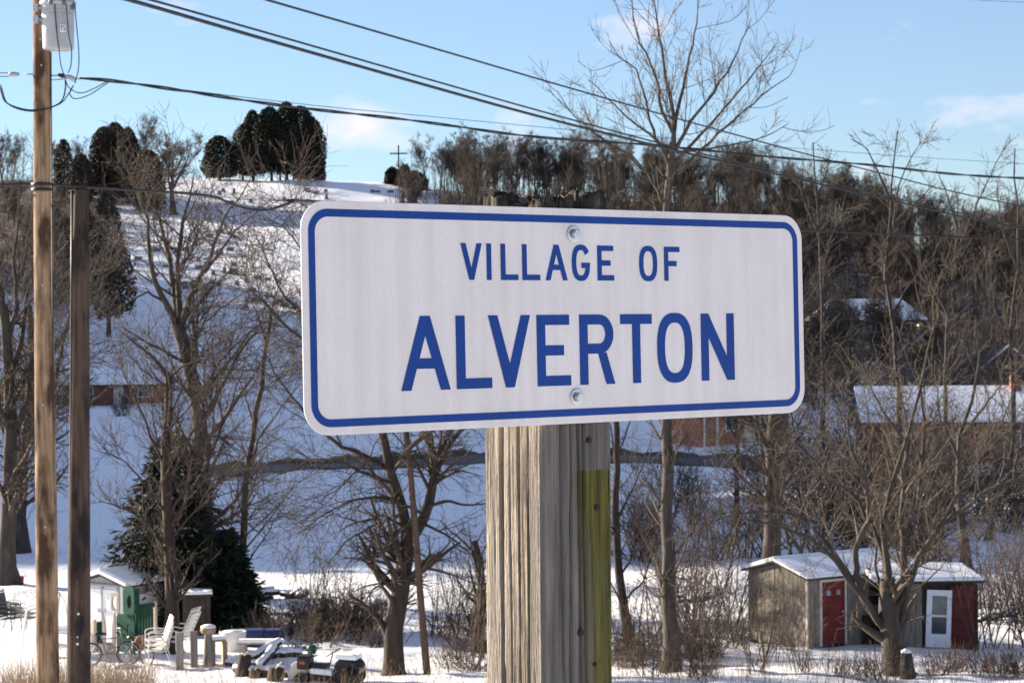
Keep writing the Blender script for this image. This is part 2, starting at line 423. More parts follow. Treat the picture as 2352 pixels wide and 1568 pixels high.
# --- evergreen foliage
def leaf_quads(r, c, size, nrmdir=None, flat=.0, aspect=1.4):
    n = len(c); a = nrm(r.normal(size=(n, 3)) + (0 if nrmdir is None else nrmdir * flat))
    b = nrm(np.cross(a, r.normal(size=(n, 3)))); cc = np.cross(a, b)
    s = size * r.uniform(.6, 1.3, (n, 1))
    V = np.stack([c - b * s * .5, c - cc * s * .5 * aspect * .4 + b * s * .1, c + b * s * .6, c + cc * s * .5 * aspect * .6], 1).reshape(-1, 3)
    return V, np.arange(n * 4).reshape(-1, 4)
def ovoid_crown(seed, h0, h1, rmax, n, size, power=1.6, lobes=9, rough=.13):
    """arborvitae / juniper crown: egg shaped shell of sprays with lobes; h0 base of crown, h1 top"""
    r = np.random.default_rng(seed)
    t = r.beta(1.05, 1.15, n); prof = (1 - t ** (power * 1.9)) ** .5 * (.78 + .22 * np.minimum(1, t / .2))
    prof = np.clip(prof, 0, 1) * (1 - .0 * t)
    az = r.uniform(0, 2 * np.pi, n)
    lob = 1 + rough * np.sin(az * lobes / 2 + r.uniform(0, 6) + 5 * t) * .6 + rough * np.sin(az * 3 + 11 * t + 1.3) * .5
    rr = rmax * prof * lob * (r.uniform(0, 1, n) ** .28) * r.normal(1, .045, n)
    c = np.stack([rr * np.cos(az), rr * np.sin(az), h0 + (h1 - h0) * t + r.normal(0, size * .3, n)], 1)
    outd = np.stack([np.cos(az), np.sin(az), np.full(n, .3)], 1)
    return leaf_quads(r, c, size, outd, .5)
def evergreen(name, label, base, crowns, trunkr, trunkh, m=CEDAR, group=None, trunks=None):
    root = thing(name, label, 'tree', base, 0, group)
    V = []; Q = []; off = 0
    for (dx, dy, cr_) in crowns:
        v, q = cr_; v = v + np.array([dx, dy, 0]); V.append(v); Q.append(q + off); off += len(v)
    link('crown', mesh_np(name + '_crown', np.concatenate(V), Q, m), root)
    mb = MB()
    for (dx, dy, s) in (trunks or [(0, 0, 1)]): mb.tube([(dx, dy, -.4), (dx, dy, trunkh * .5), (dx + .1, dy, trunkh)], trunkr * s, 8, r1=trunkr * .5 * s)
    mb.build('trunk', BARK, root, True)
    return root

# ------------------------------------------------------------------ the village sign on its post
def fill2d(contours, y=0.0):
    bm = bmesh.new(); ed = []
    for c in contours:
        vs = [bm.verts.new((x, y, z)) for x, z in c]
        ed += [bm.edges.new((vs[i], vs[(i + 1) % len(vs)])) for i in range(len(vs))]
    bmesh.ops.triangle_fill(bm, use_beauty=True, use_dissolve=False, edges=ed, normal=(0, -1, 0))
    return bm
def sup(cx, cz, rx, rz, a0=0, a1=360, n=40, e=2.5):
    pts = []
    for i in range(n + (0 if a1 - a0 == 360 else 1)):
        t = math.radians(a0 + (a1 - a0) * i / n); c, s = math.cos(t), math.sin(t)
        pts.append((cx + rx * math.copysign(abs(c) ** (2 / e), c), cz + rz * math.copysign(abs(s) ** (2 / e), s)))
    return pts
def glyph(ch, x0, x1, z0, z1, s, hs=None):
    hs = hs or s * .92; W = x1 - x0; Hh = z1 - z0; xm = (x0 + x1) / 2; zm = (z0 + z1) / 2
    if ch == 'I': return [[(x0, z0), (x1, z0), (x1, z1), (x0, z1)]]
    if ch == 'L': return [[(x0, z0), (x1, z0), (x1, z0 + hs), (x0 + s, z0 + hs), (x0 + s, z1), (x0, z1)]]
    if ch == 'T': return [[(xm - s / 2, z0), (xm + s / 2, z0), (xm + s / 2, z1 - hs), (x1, z1 - hs), (x1, z1), (x0, z1), (x0, z1 - hs), (xm - s / 2, z1 - hs)]]
    if ch == 'E':
        b = zm + hs * .5; xe = x0 + W * .80
        return [[(x0, z0), (x1, z0), (x1, z0 + hs), (x0 + s, z0 + hs), (x0 + s, b - hs), (xe, b - hs), (xe, b), (x0 + s, b), (x0 + s, z1 - hs), (x1 - W * .03, z1 - hs), (x1 - W * .03, z1), (x0, z1)]]
    if ch == 'F':
        b = zm + hs * .55; xe = x0 + W * .80
        return [[(x0, z0), (x0 + s, z0), (x0 + s, b - hs), (xe, b - hs), (xe, b), (x0 + s, b), (x0 + s, z1 - hs), (x1, z1 - hs), (x1, z1), (x0, z1)]]
    if ch == 'V':
        q = s * .50; ss = s * 1.06
        zi = z0 + Hh * .33
        return [[(x0, z1), (x0 + ss, z1), (xm, zi), (x1 - ss, z1), (x1, z1), (xm + q, z0), (xm - q, z0)]]
    if ch == 'A':
        q = s * .53; ss = s * 1.06; zb = z0 + Hh * .29; zt = zb + hs * .98
        f = lambda z: (z - z0) / Hh
        # inner edges of the two legs
        zi = z1 - Hh * .27
        li = lambda z: x0 + ss + (xm - (x0 + ss)) * (z - z0) / (zi - z0)
        ri = lambda z: x1 - ss + (xm - (x1 - ss)) * (z - z0) / (zi - z0)
        return [[(x0, z0), (x0 + ss, z0), (li(zb), zb), (ri(zb), zb), (x1 - ss, z0), (x1, z0), (xm + q, z1), (xm - q, z1)],
                [(li(zt), zt), (ri(zt), zt), (xm, zi)]]
    if ch == 'N':
        dz = Hh * .36; k = s * 1.0
        return [[(x0, z0), (x0 + s, z0), (x0 + s, z1 - dz), (x1 - s * 1.02, z0), (x1, z0), (x1, z1), (x1 - s, z1), (x1 - s, z0 + dz), (x0 + s * 1.02, z1), (x0, z1)]]
    if ch == 'O': return [sup(xm, zm, W / 2, Hh / 2 * 1.03, n=48), sup(xm, zm, W / 2 - s, Hh / 2 * 1.03 - hs, n=48)]
    if ch == 'G':
        o = sup(xm, zm, W / 2, Hh / 2 * 1.03, 32, 340, 44); i = sup(xm, zm, W / 2 - s, Hh / 2 * 1.03 - hs, 32, 325, 40)
        zb = zm + hs * .02
        return [o + [(x1, zb), (xm + W * .02, zb), (xm + W * .02, zb - hs), (x1 - s, zb - hs)] + i[::-1]]
    if ch == 'R':
        zb = z0 + Hh * .44; rz = (z1 - zb) / 2; xr = x1 - W * .03
        arc = [(xr - W * .40 + W * .40 * math.sin(math.pi * k / 14), zb + rz - rz * math.cos(math.pi * k / 14)) for k in range(15)]
        arci = [(xr - W * .40 + (W * .40 - s) * math.sin(math.pi * k / 14), zb + rz - (rz - hs) * math.cos(math.pi * k / 14)) for k in range(15)]
        xl = x0 + W * .52
        return [[(x0, z0), (x0 + s, z0), (x0 + s, zb), (xl, zb), (x1 - s * 1.08, z0), (x1, z0), (xl + s * 1.02, zb + rz * .06)] + arc[1:] + [(x0, z1)],
                [(x0 + s, zb + hs)] + arci + [(x0 + s, z1 - hs)]]
def rrect(hw, hh, rad, n=8):
    pts = []
    for cx, cz, a in ((hw - rad, hh - rad, 0), (-hw + rad, hh - rad, 90), (-hw + rad, -hh + rad, 180), (hw - rad, -hh + rad, 270)):
        for i in range(n + 1):
            t = math.radians(a + 90 * i / n); pts.append((cx + rad * math.cos(t), cz + rad * math.sin(t)))
    return pts

def sheeting(name, col, hexd):
    m = bpy.data.materials.new(name); m.use_nodes = True; nt = m.node_tree; b = nt.nodes['Principled BSDF']; L = nt.links.new
    b.inputs['Roughness'].default_value = .38; b.inputs['Specular IOR Level'].default_value = .2
    tc = N(nt, 'ShaderNodeTexCoord')
    v = N(nt, 'ShaderNodeTexVoronoi', feature='DISTANCE_TO_EDGE'); v.inputs['Scale'].default_value = 190; v.inputs['Randomness'].default_value = .55
    L(tc.outputs['Object'], v.inputs['Vector'])
    cr = N(nt, 'ShaderNodeValToRGB'); cr.color_ramp.elements[0].position = .02; cr.color_ramp.elements[1].position = .16
    cr.color_ramp.elements[0].color = tuple(c * (1 - hexd) for c in col) + (1,); cr.color_ramp.elements[1].color = (*col, 1)
    L(v.outputs['Distance'], cr.inputs[0])
    n = N(nt, 'ShaderNodeTexNoise'); n.inputs['Scale'].default_value = 9; n.inputs['Detail'].default_value = 8; L(tc.outputs['Object'], n.inputs['Vector'])
    c2 = N(nt, 'ShaderNodeValToRGB'); c2.color_ramp.elements[0].color = (.93, .925, .92, 1); c2.color_ramp.elements[0].position = .3; c2.color_ramp.elements[1].position = .65
    L(n.outputs[0], c2.inputs[0])
    mx = N(nt, 'ShaderNodeMix', data_type='RGBA', blend_type='MULTIPLY'); mx.inputs[0].default_value = 1
    L(cr.outputs[0], mx.inputs[6]); L(c2.outputs[0], mx.inputs[7])
    mp = N(nt, 'ShaderNodeMapping'); mp.inputs['Scale'].default_value = (1, 1, .06); L(tc.outputs['Object'], mp.inputs[0])
    n4 = N(nt, 'ShaderNodeTexNoise'); n4.inputs['Scale'].default_value = 42; n4.inputs['Detail'].default_value = 7; L(mp.outputs[0], n4.inputs['Vector'])
    c4 = N(nt, 'ShaderNodeValToRGB'); c4.color_ramp.elements[0].color = (.93, .92, .90, 1); c4.color_ramp.elements[0].position = .38; c4.color_ramp.elements[1].position = .6; L(n4.outputs[0], c4.inputs[0])
    m4 = N(nt, 'ShaderNodeMix', data_type='RGBA', blend_type='MULTIPLY'); m4.inputs[0].default_value = 1
    L(mx.outputs[2], m4.inputs[6]); L(c4.outputs[0], m4.inputs[7]); L(m4.outputs[2], b.inputs['Base Color'])
    rr_ = N(nt, 'ShaderNodeMapRange'); rr_.inputs[3].default_value = .3; rr_.inputs[4].default_value = .5; L(n.outputs[0], rr_.inputs[0]); L(rr_.outputs[0], b.inputs['Roughness'])
    return m
SIGNW = sheeting('sign_white_sheeting', (.765, .705, .685), .05)
SIGNB = sheeting('sign_blue_film', (.004, .046, .255), .06)

def post_material():
    m = bpy.data.materials.new('weathered_post'); m.use_nodes = True; nt = m.node_tree; b = nt.nodes['Principled BSDF']; L = nt.links.new
    b.inputs['Roughness'].default_value = .9; b.inputs['Specular IOR Level'].default_value = .15
    tc = N(nt, 'ShaderNodeTexCoord')
    def noise(scale, st, detail=6, rough=.6):
        mp = N(nt, 'ShaderNodeMapping'); mp.inputs['Scale'].default_value = st; L(tc.outputs['Object'], mp.inputs[0])
        n = N(nt, 'ShaderNodeTexNoise'); n.inputs['Scale'].default_value = scale; n.inputs['Detail'].default_value = detail; n.inputs['Roughness'].default_value = rough
        L(mp.outputs[0], n.inputs['Vector']); return n.outputs[0]
    def ramp(fac, p0, c0, p1, c1):
        if p0 < 0: fac = math_('ADD', fac, -p0); p1 -= p0; p0 = 0
        r = N(nt, 'ShaderNodeValToRGB'); e = r.color_ramp.elements; e[0].position = p0; e[1].position = p1; e[0].color = c0; e[1].color = c1
        L(fac, r.inputs[0]); return r.outputs[0]
    def math_(op, a, bb):
        n = N(nt, 'ShaderNodeMath', operation=op)
        for i, v in enumerate((a, bb)):
            if isinstance(v, (int, float)): n.inputs[i].default_value = v
            else: L(v, n.inputs[i])
        return n.outputs[0]
    def mixc(f, a, bb, bt='MIX'):
        n = N(nt, 'ShaderNodeMix', data_type='RGBA', blend_type=bt)
        for i, v in ((0, f), (6, a), (7, bb)):
            if isinstance(v, (tuple, int, float)): n.inputs[i].default_value = v
            else: L(v, n.inputs[i])
        return n.outputs[2]
    g1 = noise(60, (1, 1, .035), 8, .65); g2 = noise(240, (1, 1, .05), 4, .6); g3 = noise(9, (1, 1, .25), 5)
    fine = noise(420, (1, 1, .12), 3, .6)
    base = ramp(g1, .32, (.11, .092, .072, 1), .62, (.37, .32, .26, 1))
    base = mixc(.55, base, ramp(g2, .3, (.35, .33, .3, 1), .68, (1, 1, 1, 1)), 'MULTIPLY')
    base = mixc(ramp(g3, .45, (0, 0, 0, 1), .7, (.7, .7, .7, 1)), base, (.24, .22, .20, 1))
    base = mixc(ramp(noise(95, (1, 1, .022), 6, .7), .36, (.9, .9, .9, 1), .46, (0, 0, 0, 1)), base, (.045, .034, .026, 1))
    base = mixc(ramp(noise(9, (1, 1, .5), 7, .75), .44, (.75, .75, .75, 1), .60, (0, 0, 0, 1)), base, (.10, .085, .07, 1))
    sep = N(nt, 'ShaderNodeSeparateXYZ'); L(tc.outputs['Object'], sep.inputs[0])
    wob = noise(14, (1, 1, .5), 4); wobx = math_('MULTIPLY', math_('SUBTRACT', wob, .5), .05)
    x = math_('ADD', sep.outputs[0], wobx)
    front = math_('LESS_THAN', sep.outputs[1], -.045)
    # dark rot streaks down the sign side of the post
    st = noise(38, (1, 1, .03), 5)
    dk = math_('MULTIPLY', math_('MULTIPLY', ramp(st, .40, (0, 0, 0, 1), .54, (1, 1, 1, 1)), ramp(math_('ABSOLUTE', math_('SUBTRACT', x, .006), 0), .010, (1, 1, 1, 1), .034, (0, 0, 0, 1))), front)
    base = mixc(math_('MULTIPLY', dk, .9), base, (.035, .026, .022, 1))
    # grey-purple weathering on the sign side, darkened to paint in its shade
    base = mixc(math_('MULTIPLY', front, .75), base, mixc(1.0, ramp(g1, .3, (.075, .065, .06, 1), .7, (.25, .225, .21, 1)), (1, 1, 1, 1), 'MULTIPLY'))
    # green algae strip with a straight top edge
    zl = math_('LESS_THAN', sep.outputs[2], -.221)
    gm = ramp(math_('ADD', math_('ADD', x, math_('MULTIPLY', math_('ADD', sep.outputs[2], .40), .06)), math_('MULTIPLY', math_('SUBTRACT', noise(30, (1, 1, .25), 6), .5), .06)), -.004, (0, 0, 0, 1), .03, (1, 1, 1, 1))
    gcol = mixc(.75, ramp(g1, .28, (.05, .046, .014, 1), .7, (.24, .215, .036, 1)), ramp(noise(110, (1, 1, .04), 5), .36, (.22, .2, .18, 1), .58, (1, 1, 1, 1)), 'MULTIPLY')
    gcol = mixc(ramp(noise(13, (1, 1, .3), 5), .5, (0, 0, 0, 1), .68, (.75, .75, .75, 1)), gcol, (.10, .09, .06, 1))
    base = mixc(math_('MULTIPLY', math_('MULTIPLY', gm, zl), math_('MULTIPLY', front, .92)), base, gcol)
    # rust and yellow lichen near the broken top, then painted dark shading over it
    top = ramp(sep.outputs[2], .0, (0, 0, 0, 1), 1.0, (1, 1, 1, 1))
    tz = math_('GREATER_THAN', sep.outputs[2], .153)
    base = mixc(math_('MULTIPLY', math_('MULTIPLY', tz, ramp(noise(45, (1, 1, 1), 4), .62, (0, 0, 0, 1), .68, (1, 1, 1, 1))), .8), base, (.20, .13, .015, 1))
    base = mixc(math_('MULTIPLY', math_('MULTIPLY', tz, ramp(noise(60, (1, 1, .2), 4), .30, (0, 0, 0, 1), .5, (1, 1, 1, 1))), .92), base, (.03, .025, .02, 1))
    L(base, b.inputs['Base Color'])
    bn = N(nt, 'ShaderNodeBump'); bn.inputs['Strength'].default_value = 1.0; bn.inputs['Distance'].default_value = .006
    L(math_('ADD', math_('MULTIPLY', g2, 1.0), math_('MULTIPLY', fine, .5)), bn.inputs['Height']); L(bn.outputs[0], b.inputs['Normal'])
    return m
POSTM = post_material()

def village_sign():
    Rc = [[0.7896491, -0.01976583, -0.61324025], [0.01389897, 0.99980074, -0.01432812], [0.61340127, 0.00279077, 0.78976648]]
    tc_ = (0.09134752, 0.03628906, 3.00841721)
    def c2w(v): return RIGHT * v[0] + UP * v[1] + FWD * v[2]
    X = c2w([Rc[i][0] for i in range(3)]); Zu = c2w([Rc[i][1] for i in range(3)]); Yn = c2w([Rc[i][2] for i in range(3)])
    SM = Matrix((X, Yn, Zu)).transposed().to_4x4(); SM.translation = CAM + c2w(tc_)
    yaw = math.atan2(X.y, X.x)
    Rz = Matrix.Rotation(yaw, 4, 'Z')
    hw = .0665
    fc = SM @ Vector((.0055, .008, 0))                       # middle of the post face
    pc = fc + (Rz @ Vector((0, hw, 0)))
    gz = float(H(pc.x, pc.y)) - .05
    root = thing('village_sign', 'white village name sign with blue lettering bolted to a weathered square wooden post', 'sign', (pc.x, pc.y, gz), yaw)
    RI = (Matrix.Translation((pc.x, pc.y, gz)) @ Rz).inverted()
    # ---- post: square section with rounded corners, grooves, long splits and a broken top
    r = np.random.default_rng(5); ns = 72; S = []
    per = []
    for side in range(4):
        for i in range(ns): per.append((side, i / ns))
    top0 = (SM @ Vector((0, 0, .172))).z - gz - .002
    bot_vis = .72
    zrow = np.concatenate([np.linspace(0, bot_vis + .2, 10), np.linspace(bot_vis + .21, top0, 120)])
    gn = r.normal(0, 1, (4, 130, 40)); gn2 = r.normal(0, 1, (4, 60, 16))
    def lookup(g, u, v):
        u = np.clip(u, 0, g.shape[0] - 1.01); v = np.clip(v, 0, g.shape[1] - 1.01); a = u.astype(int); b = v.astype(int); fu = u - a; fv = v - b
        return (g[a, b] * (1 - fu) + g[a + 1, b] * fu) * (1 - fv) + (g[a, b + 1] * (1 - fu) + g[a + 1, b + 1] * fu) * fv
    def groove(s, z, gsd):              # narrow checks that open and close down the length of the timber
        w = s + .010 * np.sin(z * 4.3 + gsd) + .004 * np.sin(z * 13.1)
        n1 = lookup(gn[gsd], w * 66 + 3, z / .07 + 2); n2 = lookup(gn2[gsd], w * 24 + 2, z / .16 + 1)
        return -.0026 * np.clip(n1 - .45, 0, 1.6) - .0010 * np.clip(n2 - .2, 0, 2) + .0003 * n1
    cracks = {0: [(.52, .0045, .020, .2), (.60, .003, .014, 1.3), (.30, .0016, .006, 2.2), (.42, .0022, .008, 4)],     # sign side
              3: [(.62, .0026, .022, .7), (.33, .0032, .024, 2.5), (.80, .0016, .006, 3.3), (.47, .0014, .006, 1.3)],     # lit side
              1: [(.4, .002, .01, .3)], 2: [(.5, .002, .01, .3)]}
    V = np.zeros((len(zrow), len(per), 3))
    tops = np.zeros(len(per))
    for j, (side, t) in enumerate(per):
        # side 0: y=-hw from x=-hw to hw ; 1: x=hw ; 2: y=hw ; 3: x=-hw (from y=hw to -hw)
        a = -hw + 2 * hw * t
        cx, cy, nx, ny = ((a, -hw, 0, -1), (hw, a, 1, 0), (-a, hw, 0, 1), (-hw, -a, -1, 0))[side]
        e = min(t, 1 - t) * 2 * hw; rc = .007
        inset = (rc - math.sqrt(max(rc * rc - (rc - min(e, rc)) ** 2, 0))) if e < rc else 0
        dep = groove(t, zrow, side) * .75
        for (ct, cwid, cdep, ph) in cracks[side]:
            cc = ct + .012 * np.sin(zrow * 3.1 + ph) + .006 * np.sin(zrow * 9 + ph)
            dd = np.abs(t - cc) * 2 * hw
            dep = dep - cdep * np.clip(1 - dd / (cwid * (.8 + .5 * np.sin(zrow * 2.3 + ph))), 0, 1) ** .7
        dep = dep - inset
        V[:, j, 0] = cx + nx * dep; V[:, j, 1] = cy + ny * dep; V[:, j, 2] = zrow
        nzv = .004 * math.sin(j * .23) + .003 * math.sin(j * .61 + 1) + .0028 * r.normal() + .006 * (math.sin(j * .11 + 2) > .2)
        edge = -.020 if (side == 3 and t > .25) else 0
        if side == 0 and t < .10: edge = -.012
        tops[j] = nzv + edge
    tops -= .002
    k = np.clip((zrow - (top0 - .05)) / .05, 0, 1) ** 1.0
    V[:, :, 2] += k[:, None] * tops[None, :]
    n, mm = V.shape[:2]; idx = np.arange(n * mm).reshape(n, mm); j2 = np.roll(idx, -1, 1)
    Q = np.stack([idx[:-1], j2[:-1], j2[1:], idx[1:]], -1).reshape(-1, 4)
    VV = V.reshape(-1, 3); extra = []; Qs = [Q]; last = idx[-1]; off = len(VV)
    for f in (.8, .55, .3, .08):                     # broken end grain sinking into the post
        ring = V[-1].copy(); ring[:, :2] *= f; ring[:, 2] = (top0 + tops * f) - (1 - f) * .018 + r.normal(0, .006, mm)
        extra.append(ring); cur = np.arange(mm) + off; off += mm
        Qs.append(np.stack([last, np.roll(last, -1), np.roll(cur, -1), cur], -1)); last = cur
    Qs.append(last[None, :])
    VV = np.concatenate([VV] + extra)
    zc = (SM @ Vector((0, 0, 0))).z - gz
    VV[:, 2] -= zc                                   # origin of the post mesh level with the sign's centre
    me = mesh_np('post', VV, Qs, POSTM, False)
    p = link('post', me, root, loc=(0, 0, zc))
    # nail holes
    for (xx, zz, rr) in ((.022, -.178, .0042), (.036, -.275, .0045), (.004, -.452, .005), (.030, -.50, .003)):
        mb = MB(); mb.lathe([(rr * 1.1, 0), (rr, .003), (rr * .6, .0035)], k=9)
        mb.build('nail', mat('old_rust', (.03, .02, .016), .9, scale=60), p, loc=(xx, -hw + .0005, zz), rot=(math.radians(90), 0, 0))
    # ---- panel
    Wd, Ht = .9144, .3048
    mb = MB(); rp = rrect(Wd / 2, Ht / 2, .038, 10); mb.prism(rp, 0, .0025)
    pn = mb.build('panel', SIGNW, root, bevel=.0006); pn.matrix_local = RI @ SM
    bo = rrect(Wd / 2 - .0105, Ht / 2 - .0105, .030, 10); bi = rrect(Wd / 2 - .0207, Ht / 2 - .0207, .020, 10)
    mb = MB(); n = len(bo)
    mb.add([(x, -.0005, z) for x, z in bo] + [(x, -.0005, z) for x, z in bi], [(i, (i + 1) % n, (i + 1) % n + n, i + n) for i in range(n)])
    o = mb.build('border', SIGNB, pn)
    z0, z1 = .0503, .1005
    small = [('V', -.2027, -.1662), ('I', -.1584, -.1501), ('L', -.134, -.1032), ('L', -.0962, -.0643), ('A', -.0549, -.0146), ('G', -.0067, .0271), ('E', .0406, .0721), ('O', .1202, .1555), ('F', .1690, .2000)]
    big = [('A', -.3052, -.2235), ('L', -.2134, -.1526), ('V', -.1581, -.0841), ('E', -.0729, -.0118), ('R', .0046, .0704), ('T', .0813, .1426), ('O', .152, .2224), ('N', .2397, .3078)]
    for (lst, a, b, s) in ((small, z0, z1, .0084), (big, -.0982, .0018, .0156)):
        for ch, xa, xb in lst:
            bm = fill2d(glyph(ch, xa, xb, a, b, s), -.0006)
            me = bpy.data.meshes.new('letter_' + ch); bm.to_mesh(me); bm.free(); me.materials.append(SIGNB)
            link('letter', me, pn)
    for zz in (.1166, -.1148):
        mb = MB(); mb.lathe([(.0118, 0), (.0118, .0012), (.0108, .0016), (.0045, .0016)], k=24)
        b = mb.build('washer', METAL, pn, loc=(-.003, -.0008, zz), rot=(math.radians(90), 0, 0))
        mb = MB(); mb.lathe([(.0072, .0015), (.0072, .0065), (.0058, .0076), (.001, .0076)], k=6)
        mb.build('bolt', METAL, pn, loc=(-.003, -.001, zz), rot=(math.radians(90), 0, .2))
village_sign()

# ------------------------------------------------------------------ utility poles, transformer, cables
def pole_mat(name, c1, c2, c3):
    m = bpy.data.materials.new(name); m.use_nodes = True; nt = m.node_tree; b = nt.nodes['Principled BSDF']; L = nt.links.new
    b.inputs['Roughness'].default_value = .85; b.inputs['Specular IOR Level'].default_value = .2
    tc = N(nt, 'ShaderNodeTexCoord')
    def noise(sc_, st, d=6):
        mp = N(nt, 'ShaderNodeMapping'); mp.inputs['Scale'].default_value = st; L(tc.outputs['Object'], mp.inputs[0])
        n = N(nt, 'ShaderNodeTexNoise'); n.inputs['Scale'].default_value = sc_; n.inputs['Detail'].default_value = d; L(mp.outputs[0], n.inputs['Vector']); return n.outputs[0]
    a = noise(22, (1, 1, .06)); bb = noise(5, (1, 1, .35)); 
    cr = N(nt, 'ShaderNodeValToRGB'); cr.color_ramp.elements[0].position = .3; cr.color_ramp.elements[1].position = .7
    cr.color_ramp.elements[0].color = (*c2, 1); cr.color_ramp.elements[1].color = (*c1, 1); L(a, cr.inputs[0])
    mk = N(nt, 'ShaderNodeValToRGB'); mk.color_ramp.elements[0].position = .44; mk.color_ramp.elements[1].position = .60; L(bb, mk.inputs[0])
    mx = N(nt, 'ShaderNodeMix', data_type='RGBA'); mx.inputs[7].default_value = (*c3, 1); L(mk.outputs[0], mx.inputs[0]); L(cr.outputs[0], mx.inputs[6])
    L(mx.outputs[2], b.inputs['Base Color'])
    bn = N(nt, 'ShaderNodeBump'); bn.inputs['Strength'].default_value = .6; bn.inputs['Distance'].default_value = .01; L(a, bn.inputs['Height']); L(bn.outputs[0], b.inputs['Normal'])
    return m
POLEM = pole_mat('pale_pole_wood', (.34, .235, .145), (.12, .07, .04), (.05, .027, .016))
POLED = pole_mat('dark_pole_wood', (.10, .065, .048), (.035, .024, .02), (.016, .013, .012))
DP = 27.0
def poles():
    b = GD(102, DP); top = P(91, -330, DP)
    root = thing('utility_pole', 'tall pale brown utility pole carrying a grey transformer at the left', 'utility pole', b)
    k = np.linspace(0, 1, 16); pts = [b.lerp(top, t) - b - Vector((0, 0, .3 if t == 0 else 0)) for t in k]
    mb = MB(); mb.tube(pts, .150, 18, r1=.100); mb.build('shaft', POLEM, root, True)
    def at(px, py, dd=0): return P(px, py, DP + dd) - b
    # thin moulding strip that runs down the right side
    mb = MB(); a0 = at(117, 120, -.02); a1 = at(126, 1560, -.02)
    mb.tube([a0, a0.lerp(a1, .5), a1], .009, 6); mb.build('ground_wire', WIREM, root, True)
    for py in (424, 436):
        mb = MB(); c = at(96, py); rr = .128
        mb.lathe([(rr, -.02), (rr + .006, -.015), (rr + .006, .015), (rr, .02)], c, 20); mb.build('band', BLACKP, root, True)
    for (px, py) in ((95, 150), (93, 90), (99, 930), (104, 1210), (97, 655)):
        mb = MB(); c = at(px, py, -.125); mb.lathe([(.012, 0), (.012, .01), (.004, .012)], k=8); mb.build('bolt', STEEL, root, loc=c, rot=(math.radians(90), 0, 0))
    # transformer
    c0 = at(133, 112, -.12)
    t = thing('transformer', 'light grey cylindrical transformer marked 15 hung near the top of the pale pole', 'transformer', P(134, 116, DP - .12))
    s = DP / FPX
    mb = MB(); mb.lathe([(.02, 0), (33 * s, .006), (35 * s, .03), (36.5 * s, .35), (37 * s, 98 * s), (37 * s, 100 * s)], k=32)
    mb.build('tank', STEEL, t, True)
    mb = MB(); mb.lathe([(37 * s, 0), (41 * s, .01), (41 * s, .05), (38 * s, .07), (38 * s, .16), (30 * s, .24), (4 * s, .28)], (0, 0, 100 * s), 32); mb.build('lid', STEEL, t, True)
    for zz in (66 * s, 92 * s):
        mb = MB(); mb.box(-34 * s - .06, -30 * s, -.05, .05, zz, zz + .04); mb.box(-34 * s - .11, -34 * s - .05, -.08, .08, zz - .02, zz + .07); mb.build('hanger_bracket', STEEL, t)
    mb = MB()
    for z in (88 * s, 79 * s): mb.lathe([(37.2 * s, -.006), (37.9 * s, 0), (37.2 * s, .006)], (0, 0, z), 32)
    mb.build('rib', STEEL, t, True)
    for (ax, zz) in ((-8, 104), (22, 104), (39, 96)):
        mb = MB(); y = -math.sqrt(max(38 ** 2 - min(ax, 37) ** 2, 0)) * s
        mb.lathe([(.022, -.03), (.03, -.01), (.02, .01), (.028, .03), (.015, .05), (.006, .06)], (ax * s, y - .03, zz * s), 10)
        mb.build('bushing', mat('bushing_grey', (.12, .12, .13), .4, scale=9), t, True)
    # the number plate
    def face(xp, zp, dy=0): y = -math.sqrt(37.2 ** 2 - xp ** 2) * s - .004 - dy; return (xp * s, y, zp * s)
    mb = MB(); g = [(12 + 11.5 * i / 6) for i in range(7)]
    mb.add([face(x, 37) for x in g] + [face(x, 54) for x in g], [(i, i + 1, i + 8, i + 7) for i in range(6)]); pl = mb.build('plate', WHITEP, t)
    def strip(pts, wd, nm):
        mb = MB()
        for (x0, z0, x1, z1) in pts: mb.add([face(x0, z0, .004), face(x1, z0, .004), face(x1, z1, .004), face(x0, z1, .004)], [(0, 1, 2, 3)])
        mb.build(nm, BLACKP, pl)
    strip([(14.6, 40, 16.0, 52), (13.6, 49.4, 14.6, 51)], 1, 'digit')
    strip([(18, 50.4, 22.4, 52), (18, 46.6, 19.3, 50.4), (19.3, 45.4, 22.4, 46.8), (21.1, 41.4, 22.4, 45.4), (18, 40, 22.4, 41.4)], 1, 'digit')
    # dark pole
    b2 = GD(170, 28.6); tp = P(185, 437, 28.6)
    root2 = thing('dark_pole', 'shorter dark brown wooden pole stub standing right of the pale utility pole', 'utility pole', b2)
    mb = MB(); mb.tube([(b2.lerp(tp, t) - b2) - Vector((0, 0, .3 if t == 0 else 0)) for t in np.linspace(0, 1, 12)], .175, 16, r1=.112); mb.build('shaft', POLED, root2, True)
    mb = MB()
    pts = [P(168 - 5 * t, 437 + 1130 * t, 28.6) - b2 + Vector((0, -.05, 0)) for t in np.linspace(0, 1, 6)]
    mb.tube(pts, .022, 8); mb.build('conduit', BLACKP, root2, True)
    for (px, py) in ((180, 1409), (178, 1478), (178, 1462)):
        mb = MB(); mb.lathe([(.016 if py != 1462 else .009, 0), (.016 if py != 1462 else .009, .006), (.004, .008)], k=10)
        mb.build('tag', WPLAST, root2, loc=P(px, py, 28.6 - .155) - b2, rot=(math.radians(90), 0, 0))
poles()

